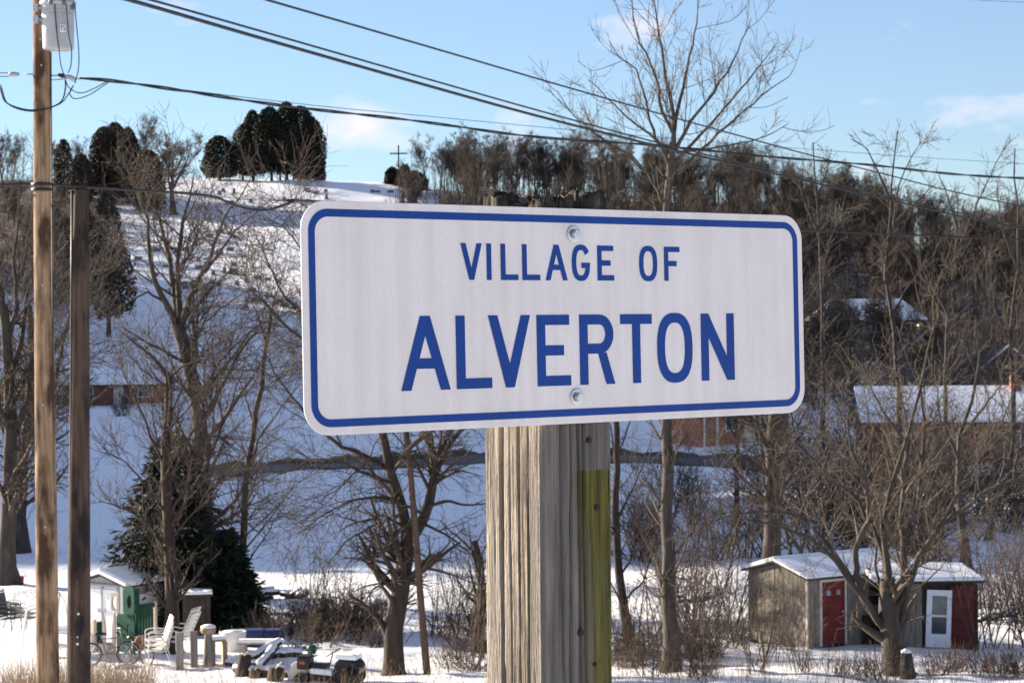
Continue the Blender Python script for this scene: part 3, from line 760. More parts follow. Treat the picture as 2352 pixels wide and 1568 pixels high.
def cable(name, label, pts, r, k=6, twist=0, cat='cable', wav=0, n=14, group=None):
    c = cat_curve(pts, n)
    if twist:
        mb = MB(); L = [0]
        for i in range(1, len(c)): L.append(L[-1] + (c[i] - c[i - 1]).length)
        fine = []; T = np.linspace(0, L[-1], int(L[-1] / .16))
        A = np.array([tuple(p) for p in c]); xyz = np.stack([np.interp(T, L, A[:, i]) for i in range(3)], 1)
        root = thing(name, label, cat, c[0], 0, group)
        for st in range(twist):
            ph = st * 6.283 / twist
            w = r * 1.05
            pp = [Vector(p) + Vector((0, math.cos(t * 2.6 + ph + .8 * math.sin(t * .31)) * w, math.sin(t * 2.6 + ph + .8 * math.sin(t * .31)) * w + wav * math.sin(t * 1.1) )) - c[0] for p, t in zip(xyz, T)]
            mb = MB(); mb.tube(pp, r, 5); mb.build('strand', WIREM, root, True)
        return root
    mb = MB(); mb.tube([p - c[0] for p in c], r, k); o = mb.build(name, WIREM, None, True, loc=c[0]); tag(o, label, cat, group); return o
def pl(seq, d0, d1, ext=(0, 900)):            # pixel polyline with depth running from d0 to d1, carried on out of frame
    xs = [s[0] for s in seq]; f = lambda x: d0 + (d1 - d0) * (x - xs[0]) / (xs[-1] - xs[0]); seq = list(seq)
    a, b = seq[0], seq[1]; c, d = seq[-2], seq[-1]
    if ext[1]: seq.append((d[0] + ext[1], d[1] + (d[1] - c[1]) / (d[0] - c[0]) * ext[1] * .8))
    if ext[0]: seq.insert(0, (a[0] - ext[0], a[1] - (b[1] - a[1]) / (b[0] - a[0]) * ext[0]))
    return [P(x, y, max(f(x), 6)) for x, y in seq]
cable('power_line', 'upper of two close black wires sloping down from the top left', pl([(200, -38), (345, 0), (620, 78), (1000, 187), (1240, 255), (1500, 325), (1750, 386), (2000, 442), (2400, 527)], 20, 48, (800, 900)), .014)
cable('power_line', 'thicker lower wire of the close pair sloping down from the top left', pl([(150, -35), (295, 0), (620, 94), (1000, 202), (1240, 268), (1500, 333), (1750, 392), (2000, 449), (2400, 534)], 20, 48, (800, 900)), .022)
cable('power_line', 'single black wire crossing the bare tree crown from the top centre', pl([(560, -14), (612, 0), (1040, 124), (1300, 200), (1640, 296), (2000, 392), (2400, 484)], 22, 50, (1000, 900)), .014)
cable('service_cable', 'twisted black service cable running right from the pale pole across the sky', pl([(183, 180), (250, 187), (420, 211), (700, 247), (1040, 291), (1300, 319), (1700, 352), (2000, 381), (2400, 414)], DP, 44), .013, twist=2, wav=.016)
cable('thin_wire', 'hair thin wire just above the twisted cable in the sky', pl([(105, 184), (250, 187), (700, 240), (1000, 269), (1400, 306), (1900, 346), (2400, 379)], DP, 60), .006, cat='wire')
cable('phone_cable', 'black phone cable crossing both poles with a sagging loop left of the sign', pl([(-40, 426), (75, 423), (200, 430), (380, 441), (485, 451), (540, 471), (590, 483), (630, 478), (672, 464), (720, 462), (1300, 497), (1845, 529), (2100, 540), (2400, 552)], DP - .25, 46, (600, 900)), .019)
cable('phone_messenger', 'thin straight wire stretched above the sagging phone cable loop', pl([(470, 449), (590, 460), (700, 461)], 31.2, 34, (0, 0)), .005, cat='wire')
cable('thin_wire', 'short thin wire in the top right corner of the sky', pl([(2180, -8), (2240, 0), (2420, 8)], 50, 60, (900, 700)), .006, cat='wire')
cable('drip_loop', 'long black wire loop hanging around the pale pole below the clamps', [P(x, y, d) for x, y, d in ((0, 195, DP - .3), (4, 215, DP - .3), (16, 237, DP - .3), (60, 252, DP - .3), (105, 250, DP - .3), (140, 234, DP - .25), (150, 205, DP - .25), (150, 184, DP - .3))], .010)
cable('drip_loop', 'second black wire loop under the clamps reaching to the right one', [P(x, y, d) for x, y, d in ((2, 198, DP - .36), (20, 240, DP - .36), (75, 256, DP - .36), (135, 240, DP - .32), (158, 215, DP - .3), (169, 196, DP - .3))], .008)
cable('drip_loop', 'small wire loop right of the pale pole joining the twisted cable', [P(x, y, d) for x, y, d in ((150, 184, DP - .2), (160, 203, DP - .2), (185, 214, DP - .2), (215, 204, DP - .1), (245, 188, DP))], .007)
cable('drip_loop', 'lower wire loop right of the pale pole joining the twisted cable', [P(x, y, d) for x, y, d in ((169, 196, DP - .2), (160, 214, DP - .2), (172, 227, DP - .2), (205, 218, DP - .1), (250, 189, DP))], .007)
for i, (a, lab) in enumerate((([(125, 8), (130, 70), (135, 110), (140, 150), (150, 182)], 'left black lead hanging down the front of the transformer'), ([(152, 10), (158, 80), (164, 112), (163, 150), (156, 168)], 'middle black lead hanging down the front of the transformer'), ([(172, 14), (176, 60), (181, 120), (180, 160), (172, 192)], 'right black lead hanging beside the transformer'))):
    cable('lead', lab, [P(x, y, DP - .12 - (.22 if y < 115 else .18)) for x, y in a], .007)
def clamps():
    t = thing('dead_end_clamp', 'metal wire clamp on the right side of the pale pole', 'clamp', P(118, 174, DP))
    o = P(118, 174, DP)
    MB().tube([P(x, y, DP) - o for x, y in ((112, 174), (135, 174))], .012, 6).build('rod', STEEL, t, True)
    MB().tube([P(x, y, DP) - o for x, y in ((134, 172), (146, 175), (148, 178))], [.02, .035, .012], 8).build('insulator', BLACKP, t, True)
    MB().tube([P(x, y, DP) - o for x, y in ((150, 174), (160, 178), (174, 184))], [.02, .034, .03], 8).build('wedge', STEEL, t, True)
    t = thing('dead_end_clamp', 'metal wire clamp on the left side of the pale pole', 'clamp', P(74, 171, DP)); o = P(74, 171, DP)
    MB().tube([P(x, y, DP) - o for x, y in ((78, 171), (58, 171))], .012, 6).build('rod', STEEL, t, True)
    MB().tube([P(x, y, DP) - o for x, y in ((44, 171), (30, 171), (20, 171))], [.02, .034, .026], 8).build('wedge', STEEL, t, True)
    for y in (168, 176): MB().tube([P(x, yy, DP) - o for x, yy in ((20, y), (-30, y))], .006, 6).build('wire_end', WIREM, t, True)
clamps()

# ------------------------------------------------------------------ hilltop cross and gravestones
def cross():
    s = 432 / FPX; b = GD(919, 432); t = thing('cross', 'tall thin wooden cross standing on the hilltop', 'cross', b)
    top = P(919, 334, 432); h = top.z - b.z
    MB().box(-.13, .13, -.12, .12, -.5, h).build('upright', DARKW, t)
    MB().box(-20 * s, 20 * s, -.12, .12, h - 20.5 * s, h - 17.5 * s).build('crossbar', DARKW, t)
cross()
def gravestones():
    me = []
    for k, (wd, ht, rd) in enumerate(((.8, .9, .1), (1.1, .75, .02), (.6, 1.3, .25), (1.5, .85, .05))):
        mb = MB(); prof = [(-wd / 2, .25), (-wd / 2, ht - rd)] + [(-wd / 2 * math.cos(a), ht - rd + rd * math.sin(a)) for a in np.linspace(.2, 2.94, 6)] + [(wd / 2, ht - rd), (wd / 2, .25)]
        mb.prism(prof, -.13, .13); mb.box(-wd / 2 - .12, wd / 2 + .12, -.24, .24, -.2, .25)
        mm = bpy.data.meshes.new('gravestone'); mm.from_pydata(mb.v, [], mb.f); mm.materials.append(STONE); me.append(mm)
    cp = MB(); cp.box(-.5, .5, -.16, .16, 0, .12); cm = bpy.data.meshes.new('snow_cap'); cm.from_pydata(cp.v, [], cp.f); cm.materials.append(SNOWC)
    r = random.Random(4); pts = []
    for (x0, x1, y0, y1, n) in ((300, 560, 570, 640, 22), (380, 640, 640, 690, 18), (440, 660, 440, 470, 9), (560, 680, 690, 725, 7), (700, 900, 432, 456, 9), (330, 520, 500, 560, 8), (470, 520, 398, 402, 3)):
        for _ in range(n): pts.append((r.uniform(x0, x1), r.uniform(y0, y1)))
    for (px, py) in pts:
        try: g = G(px, py)
        except ValueError: continue
        k = r.choice((0, 0, 1, 2, 3, 3))
        o = link('gravestone', me[k], None, g - Vector((0, 0, .1)), (0, 0, r.uniform(-.25, .25)))
        o.scale = (.8, .8, .8)
        tag(o, 'small grey gravestone standing in the snow on the cemetery hillside', 'gravestone', 'gravestones on the snowy cemetery hill')
        c = link('snow_cap', cm, o, (0, 0, (.9, .75, 1.3, .85)[k] - .02)); c.scale.x = (.75, 1.05, .5, 1.4)[k]
gravestones()

# ------------------------------------------------------------------ houses and vehicles up the valley
def quadroof(mb, w0, w1, l0, l1, z0, z1, hip=0, th=.25):
    """gable/hip roof: ridge along x from l0+hip to l1-hip; eaves at y=w0,w1; z0 eave, z1 ridge"""
    ym = (w0 + w1) / 2
    v = [(l0, w0, z0), (l1, w0, z0), (l1, w1, z0), (l0, w1, z0), (l0 + hip, ym, z1), (l1 - hip, ym, z1)]
    v += [(x, y, z + th) for x, y, z in v]
    f = [(0, 3, 2, 1), (6, 7, 11, 10), (8, 9, 10, 11), (7, 8, 11), (9, 6, 10), (0, 1, 7, 6), (1, 2, 8, 7), (2, 3, 9, 8), (3, 0, 6, 9)]
    mb.add(v, f); return mb
def house(name, label, px, d, rot, L, Wd, ht, rise, wallm, hip=0, windows=(), doors=(), over=.5, snow=True, chimney=None, sink=.5, gable_windows=()):
    b = GD(px, d); t = thing(name, label, 'house', b, rot)
    mb = MB(); mb.box(-L / 2, L / 2, 0, Wd, -sink - 1, ht)
    if not hip: mb.prism([(0, ht), (Wd, ht), (Wd / 2, ht + rise)], -L / 2 + .02, L / 2 - .02, Matrix.Rotation(math.radians(90), 4, 'Z') @ Matrix.Scale(-1, 4, (0, 1, 0)) if False else Matrix(((0, 1, 0, 0), (1, 0, 0, 0), (0, 0, 1, 0), (0, 0, 0, 1))))
    wl = mb.build('wall', wallm, t)
    mb = MB(); quadroof(mb, -over, Wd + over, -L / 2 - over, L / 2 + over, ht - .1, ht + rise + .1, hip, .14); rf = mb.build('roof', DARKW, t)
    mb = MB(); quadroof(mb, -over + .04, Wd + over - .04, -L / 2 - over + .04, L / 2 + over - .04, ht + .08, ht + rise + .28, hip, .16); mb.build('snow_cap', SNOWC, rf)
    for (x, z, w, h) in windows:
        f = MB().box(x - w / 2 - .09, x + w / 2 + .09, -.05, .02, z - .09, z + h + .09).build('window', WHITEP, t)
        MB().box(x - w / 2, x - .03, -.08, -.04, z, z + h).build('pane', GLASS, f)
        MB().box(x + .03, x + w / 2, -.08, -.04, z, z + h).build('pane', GLASS, f)
    for (x, w, h) in doors:
        f = MB().box(x - w / 2, x + w / 2, -.06, .02, 0, h).build('door', CREAM, t)
        MB().box(x + w * .3, x + w * .38, -.12, -.05, h * .45, h * .5).build('handle', STEEL, f)
    if chimney: MB().box(chimney - .35, chimney + .35, Wd * .4, Wd * .4 + .7, ht, ht + rise + 1.1).build('chimney', BRICK, t)
    return t
# left bungalow
hb = house('bungalow', 'low red brick bungalow under a snowy roof seen between the left poles and trees', 262, 224, math.radians(4), 10.5, 7, 2.1, 1.6, BRICK, windows=[(-3, .7, 1.4, 1.2), (3.2, .9, 1.4, 1.2)], doors=[(.4, 1, 2)])
hd = house('hill_house', 'long pale grey house with two front gables high on the right hillside', 1995, 288, math.radians(-3), 15, 7, 2.4, 2.6, GSIDING, hip=3.2, windows=[(-5.5, .8, 1.3, 1.2), (-1.5, .8, 1.6, 1.2), (5, .8, 1.3, 1.2)], doors=[(2.2, 1, 2)])
for x0 in (-5.2, 1.6):
    f = MB().prism([(x0 - 2.1, 2.35), (x0 + 2.1, 2.35), (x0, 4.2)], -.9, 3).build('front_gable', GSIDING, hd)
    for sg in (-1, 1):
        M = Matrix.Translation((x0, 0, 4.3)) @ Matrix.Rotation(sg * math.atan2(1.85, 2.1), 4, 'Y')
        MB().box(0 if sg > 0 else -2.95, 2.95 if sg > 0 else 0, -1.1, 3.2, .0, .2, M).build('snow_cap', SNOWC, f)
bl = MB().lathe([(.03, 0), (.09, .05), (.09, .2), (.03, .26)], k=10)
lm = bpy.data.materials.new('porch_bulb'); lm.use_nodes = True; e = lm.node_tree.nodes['Principled BSDF']; e.inputs['Emission Color'].default_value = (1, .5, .2, 1); e.inputs['Emission Strength'].default_value = 6; e.inputs['Base Color'].default_value = (.8, .5, .3, 1)
bl.build('porch_lamp', lm, hd, loc=(6.6, -.25, 1.6))
hc = house('gabled_house', 'dark brown house with a steep gable and a small white window at the right edge', 2292, 222, math.radians(90), 9, 7.6, 2.0, 3.4, SIDING)
hc.location += Vector((3.8, 0, 0))
for ch in list(hc.children_recursive):                      # its steep roof has shed most of its snow: only the verge stays white
    if ch.name.startswith('snow_cap'):
        rfc = ch.parent; bpy.data.objects.remove(ch)
for sg in (0, 1):
    a0 = Vector((-5.05, -.55 if sg == 0 else 8.15, 2.12)); a1 = Vector((-5.05, 3.8, 5.72))
    MB().tube([a0, a0.lerp(a1, .5), a1], .11, 6).build('snow_edge', SNOWC, rfc, True)
f = MB().box(-4.6, -4.48, 3.35, 4.15, 2.5, 3.9).build('window', WHITEP, hc); MB().box(-4.66, -4.59, 3.45, 4.05, 2.6, 3.15).build('pane', GLASS, f); MB().box(-4.66, -4.59, 3.45, 4.05, 3.25, 3.8).build('pane', GLASS, f)
hl = house('ranch_house', 'long low brick house with a blue-shaded snowy roof behind the right trees', 2245, 139, math.radians(-4), 14.5, 7.5, 2.7, 1.9, BRICK, windows=[(-5.2, 1, 1.0, 1.0), (2.2, 1, 1.0, 1.1), (5, 1, 1.2, 1.1)], doors=[(-3.2, .8, 2), (-1.4, .7, 2)], chimney=3)
ha = house('brick_house', 'orange brick house with a cream porch under the lower right edge of the sign', 1712, 160, math.radians(24), 7.5, 6.5, 2.9, 2.0, BRICKSUN, windows=[(-1.2, .9, 1, 1.2), (1.8, .9, 1, 1.2)], doors=[(.3, .9, 2)])
MB().box(-4.7, -3.4, -2.0, .3, 2.2, 2.35).build('porch_roof', DARKW, ha)
for x in (-4.6, -3.5): MB().box(x - .06, x + .06, -1.9, -1.78, -.3, 2.2).build('porch_post', CREAM, ha)

def car(name, label, px, d, rot, bodym, truck=False):
    b = GD(px, d); t = thing(name, label, 'truck' if truck else 'car', b, rot)
    if truck:
        MB().box(-2.2, 1.6, -1, 1, .75, 2.75).build('cargo_box', bodym, t, bevel=.04)
        MB().prism([(1.65, .6), (3.2, .6), (3.2, 1.25), (2.75, 1.35), (2.35, 2.05), (1.65, 2.05)], -.9, .9).build('cab', bodym, t, bevel=.04)
        MB().box(-2.2, 3.1, -.55, .55, .5, .72).build('chassis', BLACKP, t)
        MB().prism([(2.48, 1.38), (2.72, 1.38), (2.42, 1.95), (2.2, 1.95)], -.92, .92).build('side_window', GLASS, t)
        wx = (-1.3, 2.45)
    else:
        MB().prism([(-2.1, .35), (2.1, .35), (2.15, .75), (1.2, .92), (.6, 1.4), (-1.1, 1.42), (-1.8, .95), (-2.15, .85)], -.82, .82).build('body', bodym, t, bevel=.06)
        MB().prism([(.95, .95), (.5, 1.33), (-1.0, 1.34), (-1.45, .95)], -.84, .84).build('window', GLASS, t)
        MB().box(-1.1, .5, -.6, .6, 1.42, 1.52).build('snow_cap', SNOWC, t, bevel=.03)
        wx = (-1.3, 1.35)
    for x in wx:
        for y in (-.85, .85):
            wv = MB().lathe([(.34, -.11), (.36, -.08), (.36, .08), (.34, .11)], k=16).build('wheel', RUBBER, t, True, loc=(x, y, .36), rot=(math.radians(90), 0, 0))
            MB().lathe([(.2, -.12), (.2, .12)], k=12).build('rim', STEEL, wv)
car('box_truck', 'orange-yellow box truck parked behind the left edge trees', 34, 222, .2, ORANGE, True)
car('parked_car', 'dark car with snow on its roof parked between the two left poles', 140, 219, .25, mat('dark_car', (.02, .02, .024), .3, scale=2))

# ------------------------------------------------------------------ garden sheds
def snow_slab(parent, pts_top, th=.12, name='snow_cap'):
    """roof snow: top outline polygon (list of 3D points, coplanar) thickened upward with a rounded edge"""
    c = sum((Vector(p) for p in pts_top), Vector()) / len(pts_top); n = len(pts_top)
    V = [Vector(p) for p in pts_top] + [Vector(p) + Vector((0, 0, th * .7)) for p in pts_top] + [Vector(p).lerp(c, .05) + Vector((0, 0, th)) for p in pts_top]
    F = [tuple(range(n - 1, -1, -1)), tuple(range(2 * n, 3 * n))]
    for k in (0, n): F += [(i + k, (i + 1) % n + k, (i + 1) % n + k + n, i + k + n) for i in range(n)]
    return MB().add(V, F).build(name, SNOWC, parent)

def board_row(t, x0, x1, z0, ztop, n, axis, off, m=BOARD, seed=0, name='board'):
    r = random.Random(seed); w = (x1 - x0) / n
    for i in range(n):
        a = x0 + i * w + .006; b = x0 + (i + 1) * w - .006; zt0 = ztop(a); zt1 = ztop(b); dz = r.uniform(0, .05); pr = r.uniform(0, .015)
        mb = MB(); M = None
        poly = [(a, z0 + dz), (b, z0 + dz), (b, zt1), (a, zt0)]
        if axis == 'x': mb.prism(poly, off - .022 - pr, off)
        else: mb.prism(poly, off - .022 - pr, off, Matrix(((0, 1, 0, 0), (1, 0, 0, 0), (0, 0, 1, 0), (0, 0, 0, 1))))
        mb.build(name, m, t)

def right_shed():
    b = G(1855, 1487); s = (b - CAM).dot(FWD) / FPX
    t = thing('wooden_shed', 'weathered grey board shed with a red door and snowy roof at the lower right', 'shed', b, math.radians(33))
    L, Wd, he, rise = 4.3, 2.6, 1.95, .34
    # local x along the front wall, y to the back; the near corner is the origin
    MB().box(.03, L - .03, .03, Wd - .03, -.4, he - .02).build('core_wall', DARKW, t)
    gz = lambda y: he + rise * (1 - abs(y - Wd / 2) / (Wd / 2)) - .02
    board_row(t, 0, Wd, -.1, gz, 13, 'y', .02, seed=1)
    board_row(t, 0, .42, -.1, lambda x: he, 3, 'x', .02, seed=2)
    board_row(t, 1.42, L, -.1, lambda x: he, 15, 'x', .02, seed=3)
    d = MB().box(.5, 1.36, -.05, 0, .02, 1.8).build('door', REDP, t)
    for x in (.68, 1.04): MB().box(x, x + .14, -.062, -.052, 1.42, 1.56).build('pane', mat('pane_pale', (.3, .33, .35), .2, scale=3), d)
    MB().box(1.24, 1.30, -.09, -.052, .9, .96).build('handle', STEEL, d)
    MB().box(.43, .50, -.06, 0, 0, 1.88).build('door_frame', CREAM, t); MB().box(1.36, 1.42, -.06, 0, 0, 1.88).build('door_frame', CREAM, t)
    MB().box(.50, 1.36, -.06, 0, 1.81, 1.88).build('door_frame', CREAM, t)
    f = MB().box(2.3, 3.0, -.045, -.02, 1.0, 1.55).build('window', DARKW, t); MB().box(2.36, 2.94, -.06, -.045, 1.06, 1.49).build('pane', GLASS, f)
    MB().box(-.045, .0, -.05, .02, -.1, he).build('corner_board', CREAM, t)
    MB().box(2.0, 3.4, -.10, -.05, -.1, .75).build('tar_paper', DARKW, t)
    ov = .16
    mb = MB()
    for sg in (0, 1):
        y0 = -ov if sg == 0 else Wd + ov; zz = he - ov * rise / (Wd / 2)
        v = [(-ov, y0, zz), (L + ov, y0, zz), (L + ov, Wd / 2, he + rise), (-ov, Wd / 2, he + rise)]
        v += [(x, y, z + .05) for x, y, z in v]; mb.add(v, [(0, 1, 2, 3), (4, 5, 6, 7), (0, 1, 5, 4), (1, 2, 6, 5), (2, 3, 7, 6), (3, 0, 4, 7)])
    rf = mb.build('roof', DARKW, t)
    zz = he - ov * rise / (Wd / 2) + .055
    snow_slab(rf, [(-ov, -ov, zz), (L + ov, -ov, zz), (L + ov, Wd / 2, he + rise + .055), (-ov, Wd / 2, he + rise + .055)], .09)
    snow_slab(rf, [(-ov, Wd / 2 + .01, he + rise + .055), (L + ov, Wd / 2 + .01, he + rise + .055), (L + ov, Wd + ov, zz), (-ov, Wd + ov, zz)], .13)
    # lean-to on the right
    b2 = G(2046, 1484); t2 = thing('lean_to', 'low lean-to with a white storm door and a red panel joined to the grey shed', 'shed', b2, math.radians(6))
    q = (b2 - CAM).dot(FWD) / FPX
    L2, h2 = 205 * q, 1.86; D2 = 1.7
    MB().box(0, L2 - .02, .05, D2, -.4, h2 - .1).build('wall', DARKW, t2)
    board_row(t2, 0, .92, -.1, lambda x: h2 - .1, 5, 'x', .04, seed=7)
    MB().box(L2 - .82, L2 - .03, -.02, .045, -.05, h2 - .16).build('red_panel', DREDP, t2)
    MB().box(L2 - .06, L2 + .01, -.05, .0, -.2, h2 - .1).build('corner_post', DARKW, t2)
    M = Matrix.Translation((.98, -.06, -.02)) @ Matrix.Rotation(math.radians(2.2), 4, 'Y') @ Matrix.Rotation(math.radians(-8), 4, 'Z')
    w, h = .70, 1.62; mb = MB()
    mb.box(0, .15, -.05, 0, 0, h, M); mb.box(w - .13, w, -.05, 0, 0, h, M); mb.box(.15, w - .13, -.05, 0, h - .16, h, M); mb.box(.15, w - .13, -.05, 0, 0, .38, M); mb.box(.15, w - .13, -.04, 0, .86, .92, M)
    dr = mb.build('storm_door', WHITEP, t2)
    MB().box(.15, w - .13, -.03, -.015, .38, .86, M).build('pane', GLASS, dr)
    MB().box(.15, w - .13, -.03, -.015, .92, h - .16, M).build('pane', mat('milky_pane', (.18, .20, .17), .2, scale=3), dr)
    mb = MB(); v = [(-.55, -.22, h2 - .06), (L2 + .16, -.22, h2 - .08), (L2 + .16, D2, h2 + .12), (-.55, D2, h2 + .22)]; v += [(x, y, z + .05) for x, y, z in v]
    rf = mb.add(v, [(3, 2, 1, 0), (4, 5, 6, 7), (0, 1, 5, 4), (1, 2, 6, 5), (2, 3, 7, 6), (3, 0, 4, 7)]).build('roof', DARKW, t2)
    snow_slab(rf, [(-.54, -.2, h2), (L2 + .14, -.2, h2 - .02), (L2 + .14, D2, h2 + .18), (-.54, D2, h2 + .28)], .10)
right_shed()

def left_shed():
    b = G(283, 1462); t = thing('garden_shed', 'small white garden shed with double doors and a thick snowy roof at the lower left', 'shed', b, math.radians(56))
    L, Wd, he, rise = 3.9, 1.75, 1.58, .24
    MB().box(0, L, 0, Wd, -.4, he).build('wall', WHITEP, t)
    Msw = Matrix(((0, 1, 0, 0), (1, 0, 0, 0), (0, 0, 1, 0), (0, 0, 0, 1)))
    MB().prism([(0, he), (Wd, he), (Wd / 2, he + rise)], .0, L, Msw).build('gable_wall', GSIDING, t)
    for k in range(7): MB().box(.0, L, -.018, 0, .08 + k * .2, .265 + k * .2).build('siding_board', WHITEP if k < 6 else GSIDING, t)
    for (y0, y1) in ((.22, .80), (.88, 1.46)):
        d = MB().box(-.05, -.005, y0, y1, .0, 1.42).build('door', WHITEP, t)
        MB().box(-.075, -.052, y1 - .12 if y0 < .5 else y0 + .06, y1 - .06 if y0 < .5 else y0 + .12, .7, .82).build('handle', STEEL, d)
    for y in (.14, .805, 1.47): MB().box(-.06, -.004, y, y + .07, .0, 1.5).build('door_frame', GSIDING, t)
    MB().box(-.06, -.004, .14, 1.54, 1.5, 1.58).build('door_frame', GSIDING, t)
    MB().box(-.03, .05, -.05, .0, -.1, he).build('corner_board', mat('mint_trim', (.45, .55, .53), .6, scale=4), t)
    ov = .14; zz = he - ov * rise / (Wd / 2); mb = MB()
    for y0 in (-ov - .1, Wd + ov):
        z0 = he - (ov + (.1 if y0 < 0 else 0)) * rise / (Wd / 2)
        v = [(-ov, y0, z0), (L + ov, y0, z0), (L + ov, Wd / 2, he + rise + .02), (-ov, Wd / 2, he + rise + .02)]; v += [(x, y, z + .05) for x, y, z in v]
        mb.add(v, [(0, 1, 2, 3), (4, 5, 6, 7), (0, 1, 5, 4), (1, 2, 6, 5), (2, 3, 7, 6), (3, 0, 4, 7)])
    rf = mb.build('roof', DARKW, t)
    z0 = he - (ov + .1) * rise / (Wd / 2)
    snow_slab(rf, [(-ov, -ov - .1, z0 + .06), (L + ov, -ov - .1, z0 + .06), (L + ov, Wd / 2, he + rise + .08), (-ov, Wd / 2, he + rise + .08)], .15)
    snow_slab(rf, [(-ov, Wd / 2 + .01, he + rise + .08), (L + ov, Wd / 2 + .01, he + rise + .08), (L + ov, Wd + ov, zz + .06), (-ov, Wd + ov, zz + .06)], .15)
    # dark lean-to right of it
    b = G(452, 1458); t = thing('dark_lean_to', 'dark lean-to with a flat snowy roof between the white shed and the spruce', 'shed', b, math.radians(8))
    MB().box(-.42, .42, 0, .9, -.3, 1.18).build('wall', DARKW, t)
    for k in range(5): MB().box(-.42 + .17 * k + .01, -.42 + .17 * (k + 1) - .01, -.03, 0, -.1, 1.18).build('board', DARKW, t)
    rf = MB().box(-.52, .50, -.15, 1, 1.18, 1.24).build('roof', DARKW, t); snow_slab(rf, [(-.5, -.13, 1.245), (.48, -.13, 1.245), (.48, .98, 1.245), (-.5, .98, 1.245)], .08)
left_shed()

# ------------------------------------------------------------------ plastic play tower
def holed_panel(w, h, ex, ez, rx, rz, th, n=32, arch=False):
    """rectangle w x h (x from 0, z from 0) with an elliptical hole"""
    o, i = [], []
    for k in range(n):
        a = 6.28319 * (k + .5) / n; c, s_ = math.cos(a), math.sin(a)
        i.append((ex + rx * c, ez + rz * s_))
        tx = ((w - ex) if c > 0 else ex) / max(abs(c), 1e-6); tz = ((h - ez) if s_ > 0 else ez) / max(abs(s_), 1e-6); tt = min(tx, tz); o.append((ex + tt * c, ez + tt * s_))
    V = [(x, 0, z) for x, z in o] + [(x, 0, z) for x, z in i] + [(x, th, z) for x, z in o] + [(x, th, z) for x, z in i]; F = []
    for k in range(n):
        j = (k + 1) % n; F += [(k, j, j + n, k + n), (k + 2 * n, k + 3 * n, j + 3 * n, j + 2 * n), (k + n, j + n, j + 3 * n, k + 3 * n), (k, k + 2 * n, j + 2 * n, j)]
    return MB().add(V, F)
